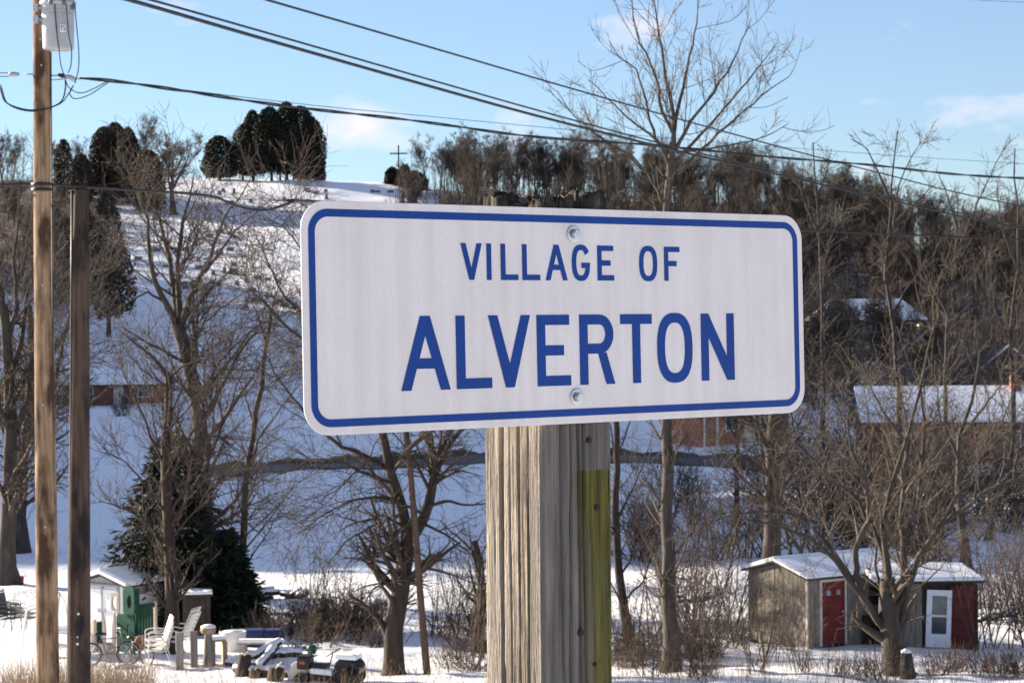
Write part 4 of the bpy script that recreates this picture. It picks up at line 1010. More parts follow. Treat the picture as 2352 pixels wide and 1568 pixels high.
def playset():
    b = G(312, 1500); q = (b - CAM).dot(FWD) / FPX
    t = thing('play_tower', 'green and beige plastic play tower with oval openings beside the white shed', 'playset', b, math.radians(52))
    # local: x along front (right), y to back. front corner at origin
    fw = 36 * q / math.cos(math.radians(52)); sw = 48 * q / math.sin(math.radians(52))
    RZ = Matrix.Rotation(math.radians(-52), 4, 'Z'); DD = (b - CAM).dot(FWD)
    def loc(px, py, dd): return RZ @ (P(px, py, DD + dd) - b)
    zt, zm = 112 * q, 88 * q
    # front slatted green panel
    MB().box(0, fw, -.02, .03, .05, .5).build('front_panel', GREENP, t, bevel=.01)
    MB().box(0, fw, -.02, .03, zt - .14, zt).build('front_panel', GREENP, t, bevel=.01)
    for k in range(6): MB().box(.04 + k * (fw - .08) / 6, .04 + (k + .62) * (fw - .08) / 6, -.012, .028, .5, zt - .14).build('slat', GREENP, t)
    MB().box(fw, fw + .07, -.04, .05, 0, zt).build('post', BEIGEP, t, bevel=.015)
    # side panel, facing left
    Ms = Matrix.Rotation(math.radians(90), 4, 'Z')
    o = holed_panel(sw, zm, sw * .35, zm * .55, sw * .06, zm * .22, .05).build('side_panel', GREENP, t); o.matrix_local = Ms
    for k in (.5, .62): 
        o = MB().box(sw * k, sw * (k + .05), -.015, .0, zm * .3, zm * .78).build('slot', BLACKP, t); o.matrix_local = Matrix.Translation((-.002, 0, 0)) @ Ms
    # upper turret
    w2 = sw * .62
    o = holed_panel(w2, 58 * q, w2 * .45, 30 * q, w2 * .20, 16 * q, .05).build('turret_panel', GREENP, t); o.matrix_local = Matrix.Translation((.04, .04, zm)) @ Ms
    MB().box(.06, fw * .75, w2 * .9, w2 * .9 + .05, zm, zm + 55 * q).build('turret_panel', GREENP, t, bevel=.01)
    MB().prism([(0, 0), (w2, 0), (w2 * .85, 6 * q), (w2 * .5, 9 * q), (w2 * .15, 6 * q)], 0, .05, Matrix.Translation((.04, .04, zm + 58 * q)) @ Ms).build('turret_top', GREENP, t)
    o = holed_panel(25 * q, 42 * q, 12.5 * q, 20 * q, 8.5 * q, 16 * q, .06).build('beige_window_frame', BEIGEP, t, bevel=.006)
    o.matrix_local = Matrix.Translation(loc(254, 1402, .35)) @ Matrix.Rotation(math.radians(-82), 4, 'Z')
    # beige arch in front on the left
    aw = 34 * q; ah = 82 * q
    mb = MB(); n = 12; out_ = [(0, 0), (0, ah * .92)] + [(aw * k / 8, ah * .92 + ah * .08 * math.sin(math.pi * k / 8)) for k in range(1, 8)] + [(aw, ah * .92), (aw, 0)]
    inn = [(aw * .80, 0), (aw * .80, ah * .5)] + [(aw * .5 + aw * .30 * math.cos(math.pi * k / 10), ah * .5 + ah * .27 * math.sin(math.pi * k / 10)) for k in range(11)] + [(aw * .20, ah * .5), (aw * .20, 0)]
    bm = fill2d([out_ + inn]); me = bpy.data.meshes.new('arch_panel'); bm.to_mesh(me); bm.free(); me.materials.append(BEIGEP)
    o = link('arch_panel', me, t); md = o.modifiers.new('s', 'SOLIDIFY'); md.thickness = .07
    o.matrix_local = Matrix.Translation(loc(235, 1478, .1)) @ Matrix.Rotation(math.radians(-76), 4, 'Z')
    q0 = loc(248, 1500, .15); MB().box(q0.x - .14, q0.x + .2, q0.y - .12, q0.y + .25, -.05, .26).build('step', BEIGEP, t, bevel=.02)
    q0 = loc(216, 1500, .3); MB().box(q0.x, q0.x + .32, q0.y - .1, q0.y - .05, 0, 70 * q).build('low_panel', GREENP, t, bevel=.01)
    MB().box(q0.x - .11, q0.x, q0.y - .13, q0.y, 0, 76 * q).build('post', BEIGEP, t, bevel=.015)
playset()

# ------------------------------------------------------------------ yard things
def strap_chair(px, py, label, rot, back=75, n=1, name='patio_chair', sc_=1, WPLAST=WPLAST):
    b = G(px, py); t = thing(name, label, 'chair', b, rot)
    for k in range(n):
        z = k * .13; a = math.radians(back); bx_, bz = .0 - .62 * math.cos(a) * sc_, .42 + .62 * math.sin(a) * sc_
        for y in (-.28, .28):
            MB().tube(cat_curve([(.48, y, 0 if k == 0 else z + .12), (.46, y, .42 + z), (.44, y, .62 + z), (.2, y, .66 + z), (-.05, y, .62 + z)], 5), .014, 6).build('arm_frame', WPLAST, t, True)
            if k == 0: MB().tube([(-.2, y, 0), (-.05, y, .36), (.0, y, .62)], .014, 6).build('leg', WPLAST, t, True)
            MB().tube(cat_curve([(.46, y * .9, .40 + z), (.0, y * .9, .36 + z), (bx_ * .5, y * .9, .36 + z + (bz - .36) * .5), (bx_, y * .9, bz + z)], 5), .014, 6).build('side_rail', WPLAST, t, True)
        MB().tube([(bx_, -.25, bz + z), (bx_, .25, bz + z)], .014, 6).build('top_rail', WPLAST, t, True)
        for i in range(6): x = .06 + i * .075; MB().box(x, x + .05, -.26, .26, .372 + z, .382 + z).build('strap', WPLAST, t)
        M0 = Matrix.Translation((0, 0, .38 + z)) @ Matrix.Rotation(a - math.pi / 2, 4, 'Y') if False else None
        for i in range(7):
            f0, f1 = (i + .35) / 7.4, (i + 1.0) / 7.4
            p0 = Vector((bx_ * f0, 0, .37 + z + (bz - .37) * f0)); p1 = Vector((bx_ * f1, 0, .37 + z + (bz - .37) * f1))
            MB().add([(p0.x, -.26, p0.z), (p0.x, .26, p0.z), (p1.x, .26, p1.z), (p1.x, -.26, p1.z)] + [(p.x + .012, y, p.z) for p, y in ((p0, -.26), (p0, .26), (p1, .26), (p1, -.26))], [(0, 1, 2, 3), (7, 6, 5, 4), (0, 4, 5, 1), (1, 5, 6, 2), (2, 6, 7, 3), (3, 7, 4, 0)]).build('strap', WPLAST, t)
    return t
strap_chair(378, 1522, 'stack of white strap patio chairs left of the grey fence posts', math.radians(200), 70, 3)
strap_chair(424, 1500, 'white lounge chair with its strapped back raised behind the grey fence posts', math.radians(160), 62, 2, 'lounge_chair', 1.35)
strap_chair(8, 1445, 'stack of dark grey strap chairs at the left picture edge', math.radians(-20), 75, 3, WPLAST=mat('grey_chair', (.07, .075, .08), .6, scale=4))
strap_chair(52, 1446, 'grey strap chair tipped beside the arched swing frame', math.radians(60), 40, 2, WPLAST=mat('pale_grey_chair', (.17, .175, .18), .6, scale=4))

def wheel(parent, c, r, name='wheel'):
    w = MB(); n = 24; ring = [(c[0] + r * math.cos(6.28319 * k / n), c[1], c[2] + r * math.sin(6.28319 * k / n)) for k in range(n + 1)]
    o = MB().tube(ring, .022, 6, cap=False).build(name, RUBBER, parent, True)
    MB().tube([(c[0] + (r - .03) * math.cos(6.28319 * k / n), c[1], c[2] + (r - .03) * math.sin(6.28319 * k / n)) for k in range(n + 1)], .01, 5, cap=False).build('rim', STEEL, o, True)
    mb = MB()
    for k in range(9): a = math.pi * k / 9; mb.tube([(c[0] - (r - .03) * math.cos(a), c[1], c[2] - (r - .03) * math.sin(a)), (c[0] + (r - .03) * math.cos(a), c[1], c[2] + (r - .03) * math.sin(a))], .003, 3)
    mb.build('spokes', STEEL, o)
def bicycle(px, py, label, rot, m, s=1):
    b = G(px, py); t = thing('bicycle', label, 'bicycle', b, rot); t.scale = (s, s, s)
    R_ = .31; wheel(t, (-.5, 0, R_), R_); wheel(t, (.52, 0, R_), R_)
    mb = MB(); bb = (-.05, 0, .28); st = (-.18, 0, .72); hd_ = (.34, 0, .74); hl = (.38, 0, .62)
    for a, b_ in ((bb, st), (st, hd_), (bb, hl), (st, (-.5, 0, R_)), (bb, (-.5, 0, R_)), (hd_, hl)): mb.tube([a, b_], .018, 6)
    mb.build('frame', m, t, True)
    MB().tube([hl, (.46, 0, .48), (.52, 0, R_)], .016, 6).build('fork', STEEL, t, True)
    MB().tube([(.34, 0, .74), (.31, 0, .92)], .014, 6).build('stem', STEEL, t, True)
    MB().tube(cat_curve([(.22, -.28, .96), (.31, -.12, .98), (.31, .12, .98), (.22, .28, .96)], 4), .013, 6).build('handlebar', STEEL, t, True)
    MB().tube([st, (-.21, 0, .84)], .014, 6).build('seat_post', STEEL, t, True)
    MB().tube([(-.34, 0, .86), (-.24, 0, .87), (-.05, 0, .85)], [.07, .06, .02], 8).build('saddle', BLACKP, t, True)
    MB().lathe([(.09, -.01), (.09, .01)], bb, 14).build('crank', STEEL, t)
    MB().tube([(-.05, -.09, .28), (-.05 + .12, -.09, .18)], .012, 5).build('pedal', BLACKP, t)
bicycle(250, 1527, 'old bicycle with bare wheels leaning in front of the play tower', math.radians(8), mat('faded_violet', (.16, .12, .2), .5, scale=4))
bicycle(312, 1524, 'second bicycle half hidden at the right foot of the play tower', math.radians(-35), mat('dark_blue_frame', (.02, .03, .07), .4, scale=4), .8)

def round_cushion(px, py):
    b = G(px, py); t = thing('folded_chair', 'brown folded cloth chair leaning before the green play tower', 'chair', b + Vector((0, 0, .0)), .4)
    MB().tube(cat_curve([(-.15, 0, .02), (-.2, 0, .45), (0, 0, .72), (.18, 0, .5), (.2, 0, .04)], 6), .02, 6).build('frame', BLACKP, t, True)
    o = MB().lathe([(.02, -.05), (.17, -.045), (.21, 0), (.17, .045), (.02, .05)], k=20).build('cloth_back', mat('brown_cloth', (.26, .12, .06), .9, scale=6), t, True, loc=(0, -.02, .5), rot=(math.radians(80), 0, 0))
round_cushion(326, 1516)
def fence_post(px, py, h, w, label, cap=True):
    b = G(px, py); t = thing('fence_post', label, 'post', b, .2)
    MB().box(-w, w, -w, w, -.3, h).build('shaft', GREYW, t, bevel=.012)
    if cap: MB().lathe([(w * 1.2, 0), (w * 1.3, .03), (w * .6, .07), (.01, .08)], (0, 0, h), 10).build('snow_cap', SNOWC, t, True)
fence_post(413, 1536, .98, .10, 'left of two thick grey fence posts beside the white chairs', False)
fence_post(446, 1532, .96, .095, 'right of two thick grey fence posts beside the white chairs', False)
def bird_table():
    b = G(479, 1530); t = thing('bird_bath', 'grey pedestal with a round snow-topped bowl right of the fence posts', 'bird bath', b)
    MB().lathe([(.17, -.2), (.16, .1), (.125, .5), (.10, .8), (.11, .86)], k=14).build('pedestal', GREYW, t, True)
    MB().lathe([(.11, 0), (.19, .05), (.215, .13), (.20, .19), (.02, .19)], (0, 0, .86), 18).build('bowl', TANW, t, True)
    MB().lathe([(.20, 0), (.205, .03), (.14, .07), (.01, .085)], (0, 0, 1.05), 18).build('snow_cap', SNOWC, t, True)
    b = G(504, 1524); t = thing('stool', 'small wooden stool with snow on its seat beside the bird bath', 'stool', b, .3)
    MB().box(-.3, .16, -.16, .16, .62, .68).build('seat', TANW, t)
    for x in (-.24, .08): MB().box(x, x + .12, -.13, .13, -.2, .62).build('leg', TANW, t, bevel=.01)
    snow_slab(t, [(-.3, -.16, .682), (.16, -.16, .682), (.16, .16, .682), (-.3, .16, .682)], .09)
bird_table()
def tubs():
    b = G(535, 1494); t = thing('white_tub', 'dirty white plastic tub standing behind the snowy logs', 'tub', b)
    MB().lathe([(.30, -.1), (.33, .05), (.37, .5), (.39, .55), (.36, .56), (.33, .5), (.02, .48)], k=22).build('shell', WPLAST, t, True)
    MB().lathe([(.33, 0), (.30, .05), (.02, .09)], (0, 0, .5), 18).build('snow_cap', SNOWC, t, True)
    for px, lab in ((578, 'left of two dark blue plastic bins behind the logs'), (618, 'right of two dark blue plastic bins behind the logs')):
        b = G(px, 1484); t = thing('plastic_bin', lab, 'bin', b, .1)
        MB().prism([(-.26, -.1), (.26, -.1), (.31, .46), (-.31, .46)], -.2, .22).build('shell', BLUEP, t, bevel=.02)
        MB().box(-.33, .33, -.23, .25, .46, .50).build('rim', BLUEP, t, bevel=.01)
    b = G(603, 1486)
    t = thing('plank_bench', 'long snow-covered plank bench in front of the blue bins', 'bench', G(602, 1498), -.05)
    MB().box(-.68, .62, -.12, .12, .24, .29).build('plank', TANW, t)
    for x in (-.5, .4): MB().box(x, x + .08, -.1, .1, -.2, .24).build('leg', GREYW, t)
    snow_slab(t, [(-.68, -.12, .292), (.62, -.12, .292), (.62, .12, .292), (-.68, .12, .292)], .09)
    # red bucket by the big tree
    b = G(46, 1342); t = thing('bucket', 'bright red plastic bucket by the big trunk at the left edge', 'bucket', b)
    MB().lathe([(.13, 0), (.16, .3), (.17, .31), (.15, .31), (.12, .03)], k=14).build('shell', REDPL, t, True)
tubs()
def logs():
    r = random.Random(2)
    L = [(640, 1476, 560, 1528, .10, 'long snow-covered log slanting down left, end up at the bins'), (630, 1490, 596, 1536, .11, 'snow-covered log lying below the longest one of the heap'), (520, 1524, 600, 1530, .07, 'thin snow-covered pole lying flat left of the heap'),
         (690, 1500, 622, 1512, .09, 'snowy log behind the pale mower hood'), (570, 1545, 650, 1552, .12, 'thick dark log at the front of the heap'), (655, 1553, 540, 1543, .09, 'dark branch under the front log of the heap')]
    for i, (x0, y0, x1, y1, rr, lab) in enumerate(L):
        lift = .30 if i < 2 else .06
        a = G(x0, min(y0 + lift / .0125, 1556)) + Vector((0, 0, lift)); b = G(x1, y1) + Vector((0, 0, rr)); t = thing('log', lab, 'log', b)
        v = a - b; n = 8; pts = [v * (k / n) + Vector((0, 0, r.uniform(-.02, .02))) for k in range(n + 1)]
        MB().tube(pts, rr, 10).build('stem', BARK, t, True)
        MB().tube([p + Vector((0, 0, rr * .62)) for p in pts], [rr * r.uniform(.75, 1.0) for _ in pts], 8).build('snow_cap', SNOWC, t, True)
    for (px, py, rr, h, lab) in ((557, 1550, .17, .52, 'sawn log standing upright with a pale cut top'), (585, 1556, .15, .22, 'short dark round of firewood beside the upright log'), (632, 1560, .2, .3, 'dark wood block left of the pale mower hood')):
        b = G(px, min(py, 1560)); t = thing('wood_block', lab, 'log', b)
        M = Matrix.Rotation(.15, 4, 'Y')
        MB().tube([M @ Vector((0, 0, -.1)), M @ Vector((0, 0, h))], [rr * 1.05, rr], 12).build('stem', DARKW, t, True)
        MB().tube([M @ Vector((0, 0, h)), M @ Vector((-.02, 0, h + .015))], rr * .96, 12).build('cut_end', mat('cut_wood', (.52, .42, .28), .8, scale=8), t)
logs()
def mower():
    b = G(690, 1560) - Vector((0, 0, .12)); t = thing('riding_mower', 'old riding mower with pale hood, black engine and steering wheel in the snow', 'mower', b, math.radians(-12))
    MB().prism([(-.26, .12), (.22, .16), (.22, .55), (.10, .62), (-.12, .58), (-.22, .36)], -.3, .2).build('hood', GREYHOOD, t, bevel=.04)
    e = MB().box(.0, .34, -.34, .1, .42, .76).build('engine_cover', BLACKP, t, bevel=.05)
    MB().box(.08, .22, -.35, -.342, .56, .63).build('label_plate', mat('red_label', (.35, .08, .07), .6, scale=5), e)
    MB().box(.30, .75, -.2, .1, .42, .56).build('engine_block', BLACKP, t, bevel=.03)
    MB().box(-.3, .2, -.34, .22, .02, .14).build('bumper', STEEL, t, bevel=.02)
    MB().box(-.1, 1.5, -.16, .16, .12, .3).build('chassis', BLACKP, t, bevel=.02)
    s = MB().prism([(.95, .35), (1.55, .3), (1.62, .5), (1.5, .66), (1.1, .72), (.95, .6)], -.3, .3).build('seat', BLACKP, t, bevel=.05)
    snow_slab(s, [(.98, -.28, .70), (1.5, -.28, .68), (1.5, .28, .68), (.98, .28, .70)], .10)
    MB().tube([(.72, 0, .4), (.84, 0, .78)], .02, 6).build('steering_column', BLACKP, t)
    rim = [(.86 + .19 * math.cos(a) * .9, .19 * math.sin(a), .82 + .10 * math.cos(a)) for a in np.linspace(0, 6.2832, 21)]
    MB().tube(rim, .016, 6, cap=False).build('steering_wheel', BLACKP, t, True)
    for x, r_ in ((.15, .2), (1.3, .27)):
        for y in (-.36, .36):
            w_ = MB().lathe([(r_ * .8, -.09), (r_, -.05), (r_, .05), (r_ * .8, .09)], k=18).build('wheel', RUBBER, t, True, loc=(x, y, r_ - .04), rot=(math.radians(90), 0, 0)); MB().lathe([(r_ * .5, -.1), (r_ * .5, .1)], k=12).build('rim', BLACKP, w_)
    snow_slab(t, [(.36, -.34, .34), (.9, -.34, .30), (.9, .2, .30), (.36, .2, .34)], .12)
    g = G(716, 1500); t = thing('watering_can', 'small green plastic watering can on the snow behind the mower', 'watering can', g, .3)
    MB().lathe([(.12, 0), (.13, .2), (.09, .24)], k=12).build('body', GREENP, t, True); MB().tube([(-.1, 0, .06), (-.26, 0, .22)], .025, 6).build('spout', GREENP, t, True); MB().tube(cat_curve([(.1, 0, .2), (.2, 0, .25), (.12, 0, .05)], 4), .014, 6).build('handle', GREENP, t, True)
mower()
def swing_frame():
    b = G(62, 1500); d = (b - CAM).dot(FWD); t = thing('swing_frame', 'white tubular swing frame with curved corners behind the pale pole', 'swing frame', b)
    for off in (0, 1.0):
        f = lambda x, y: P(x, y, d + off) - b
        MB().tube(cat_curve([f(50, 1492), f(57, 1430), f(62, 1398), f(72, 1378), f(90, 1366), f(137, 1361)], 6), .03, 8).build('rail', WPLAST, t, True)
        MB().tube([f(137, 1361), f(130, 1425), f(124, 1492)], .028, 8).build('leg', WPLAST, t, True)
    MB().tube([P(137, 1361, d) - b, P(150, 1385, d + .4) - b, P(156, 1420, d + .5) - b], .025, 8).build('brace', WPLAST, t, True)
    MB().tube([P(90, 1366, d) - b, P(90, 1366, d + 1) - b], .025, 8).build('crossbar', WPLAST, t, True)
    b = G(140, 1506); t = thing('toy_table', 'white plastic toddler table with side openings between the left poles', 'table', b, .2)
    MB().box(-.42, .36, -.3, .3, .70, .80).build('top', WPLAST, t, bevel=.03)
    for x in (-.36, .22): MB().box(x, x + .1, -.26, .26, 0, .72).build('leg', WPLAST, t, bevel=.02)
    MB().box(-.42, .36, -.3, .3, .26, .36).build('shelf', WPLAST, t, bevel=.03); snow_slab(t, [(-.4, -.28, .80), (.34, -.28, .80), (.34, .28, .8), (-.4, .28, .8)], .08)
    b = G(283, 1534); t = thing('snowy_sledge', 'upturned pale sledge half buried in snow below the bicycle', 'sledge', b)
    MB().lathe([(.24, 0), (.26, .05), (.16, .15), (.02, .19)], k=18).build('shell', WPLAST, t, True); t.scale = (1.25, .8, .8)
swing_frame()

# ------------------------------------------------------------------ hero trees (limbs set out from the photograph, twigs grown)
def LP(seq, d0, d1=None):
    d1 = d0 if d1 is None else d1; n = len(seq) - 1
    return [tuple(P(x, y, d0 + (d1 - d0) * i / n)) for i, (x, y) in enumerate(seq)]
def lv_twigs(d, dens=(1.0, 2.2, 3.0), L=(.55, .62, .7), lmax=(3.0, 1.3, .6), minr=.006, up=.06, ang=46, jit=.13, cap=(900, 3500, 7000)):
    dens = tuple(a * b for a, b in zip(dens, (1.5, 1.7, 1.9))); cap = (int(cap[0] * 1.2), int(cap[1] * 1.3), int(cap[2] * 1.35)); lmax = (lmax[0] * 1.15, lmax[1] * 1.5, lmax[2] * 1.8); minr = minr * 1.12
    return [dict(dens=dens[0], t0=.12, t1=1, ang=ang, angv=13, lr=L[0], lmax=lmax[0], fall=.3, steps=7, jit=jit * .8, up=up, k=4, rr=.5, minr=minr * 1.5, cap=cap[0]),
            dict(dens=dens[1], t0=.12, t1=1, ang=44, angv=14, lr=L[1], lmax=lmax[1], fall=.3, steps=5, jit=jit, up=up, k=3, rr=.6, minr=minr * 1.1, cap=cap[1]),
            dict(dens=dens[2], t0=.1, t1=1, ang=42, angv=14, lr=L[2], lmax=lmax[2], fall=.2, steps=2, jit=jit * 1.2, up=up, k=3, rr=.7, minr=minr * .9, cap=cap[2])]
def base_of(px, d): return GD(px, d) - Vector((0, 0, .15))

# tall fan-shaped tree behind the sign
D = 54; b = base_of(1537, D)
tr = [tuple(b)] + LP([(1536, 1400), (1534, 1200), (1533, 960), (1530, 700), (1524, 500), (1540, 380), (1547, 330)], D)
lim = [(tr, .20, .085),
       (LP([(1547, 335), (1548, 285), (1540, 235), (1530, 180), (1522, 120), (1510, 60), (1500, -20)], D, D + .6), .10, .012),
       (LP([(1547, 335), (1543, 290), (1520, 255), (1512, 200), (1500, 150), (1470, 100), (1455, 40), (1450, -15)], D, D - 1.2), .075, .01),
       (LP([(1549, 300), (1560, 240), (1572, 180), (1590, 110), (1600, 40), (1605, -20)], D, D + 1), .08, .01),
       (LP([(1550, 350), (1580, 290), (1625, 230), (1665, 175), (1700, 110), (1725, 40)], D, D - .8), .075, .01),
       (LP([(1552, 370), (1620, 300), (1680, 235), (1740, 160), (1785, 100)], D, D + 1.2), .07, .01),
       (LP([(1556, 400), (1640, 315), (1700, 262), (1760, 215), (1815, 175)], D, D - 1.3), .07, .01),
       (LP([(1556, 350), (1640, 340), (1720, 325), (1770, 310), (1810, 285)], D, D + .7), .05, .009),
       (LP([(1538, 355), (1505, 320), (1490, 270), (1480, 220), (1460, 160), (1420, 130), (1400, 95)], D, D + 1.0), .07, .01),
       (LP([(1535, 375), (1515, 330), (1480, 300), (1430, 260), (1390, 220), (1350, 185)], D, D - 1.2), .06, .009),
       (LP([(1526, 410), (1480, 390), (1430, 345), (1370, 310), (1310, 260), (1280, 210)], D, D + .9), .06, .009),
       (LP([(1526, 470), (1490, 400), (1450, 355), (1400, 335), (1360, 300)], D, D - .6), .045, .009),
       (LP([(1526, 480), (1505, 430), (1498, 385), (1480, 350)], D, D + .5), .045, .01),
       (LP([(1535, 1180), (1500, 1120), (1470, 1090), (1440, 1050)], D, D - .8), .03, .008), (LP([(1534, 1060), (1580, 1000), (1600, 960)], D, D - .8), .035, .008)]
lim = [(q, a * (1 if k == 0 else .72), c) for k, (q, a, c) in enumerate(lim)]
hero('ash_tree', 'tall bare tree with a fan of upcurved branches rising above the sign', b, lim, lv_twigs(D, dens=(1.7, 2.2, 1.8), lmax=(1.15, .7, .34), up=.10, jit=.09, ang=40, cap=(600, 2200, 5500)), 21, BARKG, TWIGG)

# left-centre tree with several stems
D = 72; b = base_of(468, D)
tr = [tuple(b)] + LP([(468, 1250), (466, 1080), (458, 950), (436, 861), (423, 789), (405, 745)], D)
lim = [(tr, .36, .22),
       (LP([(405, 748), (385, 715), (364, 667), (346, 592), (337, 503), (314, 443), (300, 400)], D, D - 2), .14, .02),
       (LP([(410, 750), (400, 674), (393, 608), (374, 542), (357, 486), (337, 440), (330, 400)], D, D + 1.5), .14, .02),
       (LP([(413, 740), (412, 680), (405, 615), (417, 542), (422, 493), (438, 445), (445, 395)], D, D + .5), .13, .02),
       (LP([(418, 745), (430, 705), (453, 648), (489, 575), (519, 489), (555, 447), (575, 410)], D, D - 1.8), .13, .015),
       (LP([(470, 625), (489, 601), (538, 532), (588, 490), (620, 470)], D - 1, D), .06, .012),
       (LP([(372, 690), (340, 672), (310, 685), (270, 710), (230, 735)], D - .5, D - 2), .05, .01),
       (LP([(395, 640), (420, 600), (437, 540), (470, 500)], D + .5, D + 2), .05, .012),
       (LP([(430, 820), (470, 740), (520, 700), (570, 665)], D, D - 2), .06, .012),
       (LP([(450, 930), (490, 850), (540, 790), (600, 740)], D, D + 2), .06, .012)]
hero('maple_tree', 'large bare multi-stemmed tree in front of the cemetery hill at left', b, lim, lv_twigs(D, dens=(1.3, 2.2, 2.4), lmax=(3, 1.3, .65), up=.03, minr=.008, cap=(700, 2600, 5500)), 22, BARKG, TWIG)

# dark lopped tree in front of the white shed
D = 59; b = base_of(392, D)
tr = [tuple(b)] + LP([(393, 1380), (392, 1290), (384, 1150), (380, 1030), (386, 920), (389, 858)], D)
lim = [(tr, .22, .10),
       (LP([(387, 872), (360, 828), (320, 795), (268, 752)], D, D - 1.5), .06, .012), (LP([(388, 865), (420, 840), (476, 822), (530, 800)], D, D - 1), .045, .01),
       (LP([(382, 1080), (345, 1000), (322, 940), (293, 880), (280, 840)], D, D - 1), .05, .012), (LP([(384, 1120), (420, 1040), (450, 980), (470, 880)], D, D - 1.5), .06, .012),
       (LP([(386, 1180), (330, 1110), (290, 1060), (240, 1040)], D, D - 1.6), .05, .01), (LP([(388, 1210), (450, 1110), (494, 1023), (527, 935), (564, 826)], D, D - .8), .07, .015),
       (LP([(389, 1260), (330, 1190), (270, 1160), (225, 1150)], D, D - 1.2), .04, .008), (LP([(390, 1240), (440, 1180), (500, 1140), (560, 1120)], D, D - 1.2), .04, .008),
       (LP([(384, 1150), (370, 1050), (350, 950), (345, 880)], D, D + 1), .05, .01), (LP([(392, 1290), (360, 1230), (310, 1230), (260, 1250)], D, D - 1), .03, .008)]
hero('lopped_tree', 'dark lopped tree with many thin shoots in front of the spruce and white shed', b, lim, lv_twigs(D, dens=(1.8, 2.6, 2.4), lmax=(1.7, .9, .45), up=.12, ang=38, cap=(700, 2400, 4500)), 23, BARK, TWIG)

# tall slim tree leaning right behind the lopped one
D = 66; b = base_of(552, D)
tr = [tuple(b)] + LP([(556, 1330), (560, 1200), (566, 1080), (585, 980), (600, 880), (612, 780), (620, 720)], D)
lim = [(tr, .14, .06), (LP([(566, 1080), (600, 1000), (650, 930), (690, 880)], D, D - 1), .05, .012), (LP([(585, 980), (560, 900), (540, 850)], D, D + 1), .04, .01), (LP([(612, 790), (590, 720), (560, 650)], D, D), .04, .01), (LP([(618, 730), (640, 660), (660, 600)], D, D + .5), .04, .01)]
hero('slim_tree', 'slim bare tree leaning right beside the spruce', b, lim, lv_twigs(D, dens=(1.3, 2.2, 2.2), lmax=(2, 1, .5), up=.06, cap=(350, 1300, 2600)), 24)

# huge trunk at the left edge
D = 80; b = base_of(16, D)
tr = [tuple(b)] + LP([(14, 1260), (20, 1120), (26, 1000), (24, 900), (16, 800), (8, 700)], D)
lim = [(tr, .36, .18), (LP([(24, 1010), (60, 930), (95, 850), (140, 780), (185, 700), (215, 640)], D, D - 2), .16, .02), (LP([(22, 880), (50, 780), (62, 680), (90, 600), (110, 520)], D, D + 2), .15, .02),
       (LP([(10, 720), (-10, 620), (-15, 520), (-5, 440)], D, D), .14, .02), (LP([(16, 790), (40, 700), (30, 600), (45, 500), (40, 420)], D, D + 1), .12, .02), (LP([(26, 1000), (-20, 880), (-60, 790)], D, D - 2), .12, .02),
       (LP([(20, 1120), (80, 1040), (130, 1010), (190, 960), (230, 900)], D, D - 3), .10, .015), (LP([(20, 1180), (70, 1130), (130, 1090), (180, 1080)], D, D - 2), .06, .012), (LP([(60, 930), (70, 850), (110, 760), (120, 680)], D - 1, D + 1), .1, .015)]
hero('oak_tree', 'massive bare tree trunk with heavy limbs at the left picture edge', b, lim, lv_twigs(D, dens=(1.1, 2.0, 2.2), lmax=(3, 1.4, .7), up=.03, minr=.009, cap=(600, 2200, 4500)), 25, BARKG, TWIG)
D = 92; b = base_of(42, D)
tr = [tuple(b)] + LP([(44, 1180), (52, 1060), (70, 930), (72, 820), (66, 700)], D)
lim = [(tr, .34, .12), (LP([(52, 1060), (90, 960), (130, 880), (157, 716), (200, 600)], D, D + 2), .14, .02), (LP([(72, 820), (100, 720), (140, 640), (150, 540)], D, D - 1), .10, .02), (LP([(68, 730), (50, 620), (70, 520), (80, 450)], D, D - 1), .09, .02)]
hero('maple_tree', 'bare grey tree just right of the massive left edge trunk', b, lim, lv_twigs(D, dens=(1.0, 2.0, 2.0), lmax=(3, 1.4, .7), up=.04, minr=.009, cap=(450, 1700, 3000)), 26, BARKG, TWIG)

